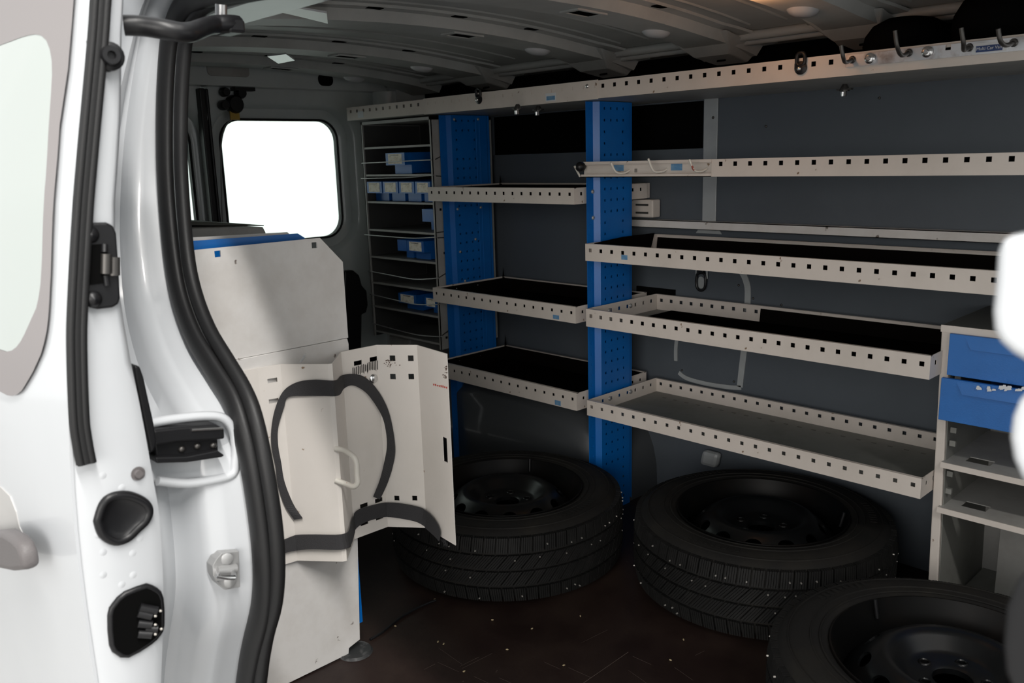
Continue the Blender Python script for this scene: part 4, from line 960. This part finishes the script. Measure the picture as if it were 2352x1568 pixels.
W3 = copy_tree(W1); W3['label'] = 'nearest wheel, lying flat in the right foreground before the drawer cabinet'
place(W1, -1.645, 1.545, 1.9); place(W2, -1.04, 1.865, .4); place(W3, -.455, 1.515, 2.6)

# ================================================================== NEAR-SIDE RACK END PANELS AND HOLDER (left)
XP = -1.535
def pp(px, py, X=XP): q = onx(px, py, X); return V((X, q.y, q.z))
ep = thing('rack_end_panel', 'large scuffed off-white steel end panel with clipped corner, tallest in front', 'panel', (XP, .8, 0))
out = [(300, 572), (735, 546), (788, 600), (790, 640), (797, 776), (800, 790)]
pts = [V((XP, q.y, q.z)) for q in (pp(*p) for p in out)]
up = MB(); up.prism([pp(300, 575), pp(735, 546), pp(760, 566), pp(789, 601), pp(796, 774), pp(300, 862)], (-.003, 0, 0))
b = MB()
# upper sheet as a plate with two square holes
yA, yB = .625, pp(793, 680).y; zA = pp(795, 776).z; zB = pp(735, 546).z
h1 = pp(500, 583); h2 = pp(722, 563)
yc = pp(735, 546).y; zc = pp(789, 601).z
def upf(u, v, t):
    y = yA+u; z = zA+v
    if y > yc and z > zc: # clip the corner
        f_ = (z-zc)/(zB-zc); y = min(y, yB-(yB-yc)*f_)
    return V((XP-t, y, z))
b.plate([0, yc-yA, yB-yA], [0, zc-zA, zB-zA], [(h1.y-yA-.006, h1.y-yA+.006, h1.z-zA-.006, h1.z-zA+.006), (h2.y-yA-.006, h2.y-yA+.006, h2.z-zA-.006, h2.z-zA+.006)], upf, .003)
mk('upper_sheet', b, ENAMD, ep)
lw = [pp(300, 880, XP+.003), pp(540, 822, XP+.003), pp(798, 777, XP+.003), pp(801, 790, XP+.003), pp(822, 1245, XP+.003), pp(827, 1468, XP+.003), pp(802, 1488, XP+.003), pp(803, 1530, XP+.003)]
z_f = .003
lw = [V((XP+.003, .35, lw[2].z)), lw[2], lw[3], lw[4], lw[5], lw[6], V((XP+.003, lw[7].y, z_f)), V((XP+.003, .62, z_f)), V((XP+.003, .62, .2)), V((XP+.003, .61, lw[2].z))][1:]
b = MB(); b.prism(lw, (-.004, 0, 0)); mk('lower_sheet', b, ENAMD, ep, bevel=.001)
b = MB()
A_ = pp(800, 792, XP-.014); B_ = pp(826, 1462, XP-.014)
b.box((XP-.025, A_.y-.02, .06), (XP-.004, .969, .60)); mk('blue_edge', b, BLUE, ep, label='blue steel edge behind the white sheet')
# frames seen above the panel, receding rearwards
b = MB(); Xb = XP-.045; b.prism([pp(300, 567, Xb), pp(445, 553, Xb), pp(684, 536, Xb), pp(700, 546, Xb), pp(700, 640, Xb), pp(300, 680, Xb)], (-.003, 0, 0)); tag(mk('blue_end_panel', b, BLUE), 'blue steel rack panel just showing above the off-white end panel', 'panel')
b = MB(); Xb = XP-.09; b.prism([pp(300, 550, Xb), pp(445, 545, Xb), pp(660, 533, Xb), pp(668, 540, Xb), pp(668, 620, Xb), pp(300, 680, Xb)], (-.003, 0, 0)); tag(mk('cream_end_panel', b, ENAMD), 'thin cream panel edge behind the blue rack panel', 'panel')
XS = -1.85
b = MB(); q = [pp(x, y, XS) for x, y in ((300, 520), (445, 524), (604, 521), (611, 534), (606, 552), (300, 570))]; b.prism(q, (-.95, 0, 0))
rs = tag(mk('rear_rack_top', b, GREYM, bevel=.002), 'grey steel top of the near-side rack beneath the rear window', 'rack')
b = MB(); q = [pp(x, y, XS-.06) for x, y in ((300, 498), (440, 508), (500, 511), (606, 517), (606, 519), (300, 515))]; b.prism(q, (-.8, 0, 0)); tag(mk('dark_board', b, mat('dark_olive_board', (.05, .055, .045), .6)), 'dark board lying on the near-side rack below the rear window', 'board')
b = MB(); b.box((-2.75, .70, 0), (XP-.10, .90, .84)); tag(mk('near_side_rack', b, GREYM, bevel=.004), 'grey steel rack body standing behind the off-white end panel', 'rack')
# folded holder
z1h, z0h = .700, .276
prof = [(-1.531, .615), (-1.531, .775), (-1.523, .822), (-1.448, .884), (-1.446, .892), (-1.522, .962), (-1.520, 1.052), (-1.448, 1.108), (-1.330, 1.094)]
prof = [V((a, c, 0)) for a, c in prof]
Lp = [0]
for a, c in zip(prof, prof[1:]): Lp.append(Lp[-1]+(c-a).length)
nrm = [V(((c-a).y, -(c-a).x, 0)).normalized() for a, c in zip(prof, prof[1:])]
def hfm(u, v, w_):
    i = 0
    while i < len(Lp)-2 and u > Lp[i+1]+1e-6: i += 1
    f_ = (u-Lp[i])/(Lp[i+1]-Lp[i]); p = prof[i].lerp(prof[i+1], f_); n = nrm[i]
    if abs(u-Lp[i+1]) < 1e-6 and i+1 < len(nrm): n = (nrm[i]+nrm[i+1]).normalized()
    return V((p.x, p.y, z0h+v))+n*w_
def hu(seg, f_): return Lp[seg]+(Lp[seg+1]-Lp[seg])*f_
# which segment/height a picture point falls on
def hold(px, py):
    d = ray(px, py); best = None
    for i, (a, c) in enumerate(zip(prof, prof[1:])):
        e = c-a; den = d.x*e.y-d.y*e.x
        if abs(den) < 1e-9: continue
        t = (a.x*e.y-a.y*e.x)/den; s_ = (a.x*d.y-a.y*d.x)/den
        if t > 0 and -.02 <= s_ <= 1.02:
            if best is None or t < best[0]: best = (t, i, s_)
    if best is None: return None
    t, i, s_ = best; p = EYE+d*t
    return Lp[i]+(Lp[i+1]-Lp[i])*s_, p.z-z0h, i, nrm[i], p
gh = thing('bottle_holder', 'folded cream steel gas bottle holder with round handle hung on the end panel', 'holder', (-1.5, .95, z0h))
hs = []
for px, py, w_, h_ in ((821, 833, .020, .010), (857, 824, .020, .010), (902, 822, .0125, .0125), (944, 822, .0125, .0125), (903, 864, .0125, .0125), (945, 864, .0125, .0125), (835, 1160, .02, .010), (869, 1148, .02, .010), (912, 1143, .0115, .0115), (953, 1143, .0115, .0115), (836, 1200, .02, .010), (871, 1187, .02, .010), (625, 873, .02, .009), (628, 920, .02, .009), (1024, 1032, .017, .055)):
    r_ = hold(px, py)
    if r_: hs.append((r_[0]-w_/2, r_[0]+w_/2, r_[1]-h_/2, r_[1]+h_/2))
b = MB(); b.plate(Lp, [0, z1h-z0h], hs, hfm, .002); mk('folded_sheet', b, HOLD, gh)
q = [hold(770, 1030), hold(771, 1103)]
a0, a1 = q[0][4], q[1][4]
dv = V((.03, .045, 0))
b = MB(); g_ = []
c1 = onx(800, 1042, -1.415); c2 = onx(822, 1056, -1.39); c3 = onx(824, 1108, -1.39); c4 = onx(808, 1118, -1.41)
hp_ = [a0, onx(790, 1034, -1.43), onx(808, 1045, -1.405), onx(818, 1060, -1.395), onx(820, 1090, -1.395), onx(821, 1108, -1.396), onx(812, 1117, -1.405), onx(795, 1111, -1.43), a1]
b.tube(smooth_line(hp_, 4), .0058, 12); mk('handle', b, CREAMP, gh, smooth=60, label='worn cream round bar handle with red chips')
r_ = hold(857, 869); b = MB(); b.lathe([(0, .005), (.006, .0045), (.010, .0018), (.011, 0)], r_[4]+r_[3]*.002, r_[3], 18); mk('round_bolt', b, STEEL, gh, smooth=60)
# warning label (black print) and stains
def decal(pxs, m_, name, parent, lab=None, off=.0024, th=.0003):
    mb = MB()
    for poly_ in pxs:
        P = []
        for x, y in poly_:
            r_ = hold(x, y)
            if r_ is None: break
            P.append(r_[4]+r_[3]*off)
        else: mb.prism(P, r_[3]*th)
    return mk(name, mb, m_, parent, label=lab)
random.seed(11); lines = []
for i in range(9):
    x = 808+i*4.1; y0 = 843-i*1.1; lines.append([(x, y0+random.uniform(-2, 5)), (x+2.2, y0-.5), (x+2.6, y0+18+random.uniform(-4, 6)), (x+.4, y0+18)])
for i in range(7):
    x = 842+i*3.7; y0 = 832-i*.8; lines.append([(x, y0+random.uniform(-1, 4)), (x+1.8, y0-.5), (x+2.2, y0+20+random.uniform(-4, 5)), (x+.3, y0+20)])
decal(lines, DKST, 'printed_label', gh, 'torn black-printed warning label')
rl_ = []
for i in range(8):
    x = 997+i*4.2; y = 882+i*1.0; rl_.append([(x, y+random.uniform(-3, 0)), (x+2.5, y-3+random.uniform(0, 2)), (x+3, y+2), (x+1, y+3)])
decal(rl_, RED, 'red_mark', gh, 'small red crayon marks')
rl_ = []
for i in range(26):
    x = random.gauss(1024, 4); y = random.uniform(838, 868); s_ = random.uniform(.6, 2); rl_.append([(x, y-s_), (x+s_, y), (x, y+s_), (x-s_, y)])
for i in range(26):
    x = random.gauss(898, 6); y = random.uniform(826, 842); s_ = random.uniform(.6, 1.8); rl_.append([(x, y-s_), (x+s_, y), (x, y+s_), (x-s_, y)])
decal(rl_, mat('rust_brown', (.10, .06, .04), .8), 'rust_fleck', gh)
# webbing straps lying over the holder
def strapmesh(ctr, width, depthoff):
    # ctr: list of (px,py, widthpx factor, offset from sheet, tangent twist 0..1)
    P = []
    for (px, py, off) in ctr:
        r_ = hold(px, py)
        p = r_[4]+r_[3]*off if r_ else onx(px, py, -1.33)
        P.append(p)
    return P
def ribbon(P, wv, th=.0028):
    # P centre points, wv list of half-width vectors
    mb = MB(); n = len(P)
    for i in range(n):
        t = (P[min(i+1, n-1)]-P[max(i-1, 0)]).normalized(); nn = t.cross(wv[i]).normalized()
        for s_, k_ in ((1, 1), (-1, 1), (-1, -1), (1, -1)): mb.v.append(P[i]+wv[i]*s_+nn*(th/2*k_))
    for i in range(n-1):
        for j in range(4): mb.f.append((i*4+j, i*4+(j+1) % 4, (i+1)*4+(j+1) % 4, (i+1)*4+j))
    mb.f.append((0, 1, 2, 3)); mb.f.append(tuple((n-1)*4+j for j in range(4))); return mb
def strap_from_edges(up_, lo_, off, label, n=3, nw=0):
    # two edge curves traced on the holder's folds; each edge point sits just proud of the sheet
    def e(pts):
        o_ = []; P = smooth_line([V((x, y, 0)) for x, y in pts], 9)
        for q in P:
            r_ = hold(q.x, q.y)
            if r_: o_.append(r_[4]+(r_[3]*(.8*off)+V((.35*off, -.35*off, 0)) if nw else V((off, -off*.3, 0))))
            else: o_.append(onx(q.x, q.y, -1.33+off))
        return [o_[0]]+[(o_[i-1]+o_[i]*2+o_[i+1])/4 for i in range(1, len(o_)-1)]+[o_[-1]]
    A_, B_ = e(up_), e(lo_); mb = MB(); k_ = len(A_)
    for a, c in zip(A_, B_):
        s_ = V((-.0025, .0012, 0)); mb.v += [a, c, c+s_, a+s_]
    for i in range(k_-1):
        for j in range(4): mb.f.append((i*4+j, i*4+(j+1) % 4, (i+1)*4+(j+1) % 4, (i+1)*4+j))
    mb.f.append((0, 1, 2, 3)); mb.f.append(tuple((k_-1)*4+j for j in range(4)))
    return mb
u1 = [(693, 1187), (672, 1155), (652, 1105), (644, 1060), (637, 1020), (637, 980), (650, 935), (660, 910), (700, 907), (740, 907), (775, 906), (788, 890), (808, 883), (836, 898), (858, 925), (876, 957), (884, 990), (886, 1025), (880, 1060), (870, 1100), (855, 1138)]
l1 = [(673, 1190), (652, 1158), (636, 1110), (630, 1065), (621, 1020), (622, 975), (632, 930), (650, 895), (680, 876), (720, 870), (768, 872), (782, 861), (806, 857), (835, 864), (862, 890), (885, 930), (898, 975), (905, 1030), (899, 1070), (886, 1110), (870, 1144)]
s1 = mk('strap', strap_from_edges(u1, l1, .008, ''), STRAP); tag(s1, 'upper black webbing strap looped in an arch over the folded holder', 'strap')
u2 = [(600, 1262), (620, 1250), (648, 1237), (680, 1225), (720, 1223), (785, 1223), (797, 1212), (806, 1185), (820, 1168), (850, 1158), (885, 1151), (920, 1152), (962, 1160), (985, 1170), (1005, 1190), (1017, 1215), (1016, 1236)]
l2_ = [(612, 1290), (628, 1278), (655, 1265), (685, 1259), (720, 1256), (790, 1257), (802, 1246), (812, 1215), (828, 1200), (852, 1190), (887, 1183), (920, 1186), (955, 1193), (975, 1203), (993, 1218), (1008, 1232), (1014, 1240)]
s2 = mk('strap', strap_from_edges(u2, l2_, .008, '', nw=1), STRAP); tag(s2, 'lower black webbing strap with a frayed end across the foot of the holder', 'strap')
b = MB(); random.seed(2); e_ = hold(1013, 1236)[4]+V((.006, 0, 0))
for i in range(14): b.tube([e_+V((random.uniform(-.004, .004), random.uniform(-.004, .004), 0)), e_+V((random.uniform(0, .012), random.uniform(-.002, .01), -random.uniform(.008, .02)))], .0004, 4)
mk('frayed_thread', b, STRAP, None).parent = s2
b = MB()
for i in range(10): 
    a = onx(689+random.uniform(-3, 3), 833, -1.50); b.tube([a, onx(700+random.uniform(-3, 5), 812+random.uniform(-2, 8), -1.50)], .0004, 4)
o = mk('wire_strand', b, ALU, gh)

# ================================================================== FLOOR DETAILS AND SMALL THINGS
b = MB(); c = onz(822, 1500, .0); 
b.lathe([(0, .003), (.03, .003), (.035, .004), (.038, .003), (.04, 0)], (c.x-.01, c.y, 0), k=32); b.lathe([(.034, .003), (.036, .0055), (.038, .003)], (c.x-.01, c.y, 0), k=32)
tag(mk('floor_grommet', b, mat('scuffed_grey_rubber', (.02, .021, .022), .6, var=(.12, .12, .12), vscale=30, vlo=.5, vhi=.7), smooth=40), 'round dark floor grommet with a scuffed rim beside the foot of the off-white panel', 'grommet')
cp = [(850, 1468), (880, 1450), (920, 1418), (960, 1395), (1000, 1378)]
b = MB(); b.tube(smooth_line([onz(x, y, .004) for x, y in cp], 4), .003, 6); tag(mk('cable', b, BLK, smooth=60), 'thin black cable on the floor running under the leftmost wheel', 'cable')
random.seed(21)
seeds = [(908, 1437), (1006, 1473), (1019, 1478), (1066, 1541), (1165, 1491), (1570, 1468), (1333, 1414), (1222, 1443), (998, 1376), (1131, 1423), (1540, 1515), (1295, 1527)]
lab = ['pale pellet by the panel foot', 'pale pellet in mid floor, one of a close pair', 'small pellet, the right one of a close pair', 'pale pellet nearest the bottom edge', 'pale pellet before the leftmost wheel', 'tan crumb between the two rear wheels and the nearest wheel', 'grey crumb below the gap between wheels', 'thin pale chip below the leftmost wheel', 'white chip against the tread of the leftmost wheel', 'white chip right before the leftmost wheel', 'greyish chip left of the nearest wheel', 'faint chip near the bottom middle']
for (x, y), l_ in zip(seeds, lab):
    c = onz(x, y, .002); a = random.uniform(0, 3); b = MB(); b.tube([c-V((math.cos(a), math.sin(a), 0))*.003, c, c+V((math.cos(a), math.sin(a), 0))*.003], [.0012, .0022, .001], 6)
    tag(mk('wood_crumb', b, mat('crumb_tan', (.30, .24, .14), .8) if 'crumb_tan' not in MATS else MATS['crumb_tan'], smooth=60), l_+' on the brown floor', 'crumb', 'crumbs on the floor')
def fline(pts, w_, m_, lb):
    b = MB(); P = [onz(x, y, .0006) for x, y in pts]
    b.tube(P, w_, 4); return mk('floor_scratch', b, m_, fl, label=lb)
SCR = mat('pale_scratch', (.07, .05, .042), .6)
fline([(1340, 1568), (1443, 1497)], .0007, SCR, 'long pale scratch')
for i in range(14):
    x = random.uniform(960, 1600); y = random.uniform(1470, 1560); L_ = random.uniform(20, 70); a = random.choice((-.5, .45, .7))
    fline([(x, y), (x+L_, y+L_*a)], .00025, SCR, None)
# black bundles on the top shelf
for nm, lb, px0, px1, py0, py1, zt in (('black_bag', 'long low black bag on the right part of the top shelf, left one', 1985, 2180, 50, 120, 0), ('black_bag', 'taller rounded black bag at the right end of the top shelf', 2180, 2420, 15, 110, 0)):
    a = ony(px0, py1, 1.98); c = ony(px1, py0, 1.98)
    b = MB(); b.lathe([(0, -1), (.5, -.92), (.82, -.6), (.97, -.25), (1, .0), (.96, .3), (.8, .65), (.5, .9), (0, 1)], k=24)
    h = (1.40 if 'taller' in lb else 1.365)-1.241
    for q in b.v:
        z = q.z; ang = math.atan2(q.y, q.x)
        q.x = (a.x+c.x)/2 + q.x*(c.x-a.x)/2*(1+.06*math.sin(3*ang)); q.y = 2.0+q.y*.13*(1+.08*math.cos(2*ang)); q.z = 1.241+h*(z+1)/2
    tag(mk(nm, b, BLACKV, smooth=180), lb, 'bag', 'black bags on the top shelf')
# interior lamp
c = onz(1728, -20, 1.405); zc_ = roofz(c.y)
lm = thing('ceiling_lamp', 'small round warm dome lamp glowing on the roof above the top shelf', 'lamp', (c.x, c.y, zc_-.03))
b = MB(); b.lathe([(.0, -.022), (.02, -.021), (.036, -.014), (.040, 0), (0, 0)], (c.x, c.y, zc_-.006), k=28); mk('lens', b, LAMP, lm, smooth=60)
b = MB(); b.lathe([(.041, -.004), (.048, -.004), (.05, .004)], (c.x, c.y, zc_-.004), k=28); mk('bezel', b, BLK, lm, smooth=60)

LP = bpy.data.lights.new('dome_bulb', 'POINT'); LP.energy = .4; LP.color = (1, .45, .18); LP.shadow_soft_size = .03
lpo = bpy.data.objects.new('dome_bulb', LP); COL.objects.link(lpo); lpo.location = (0, 0, -.035); lpo.parent = lm
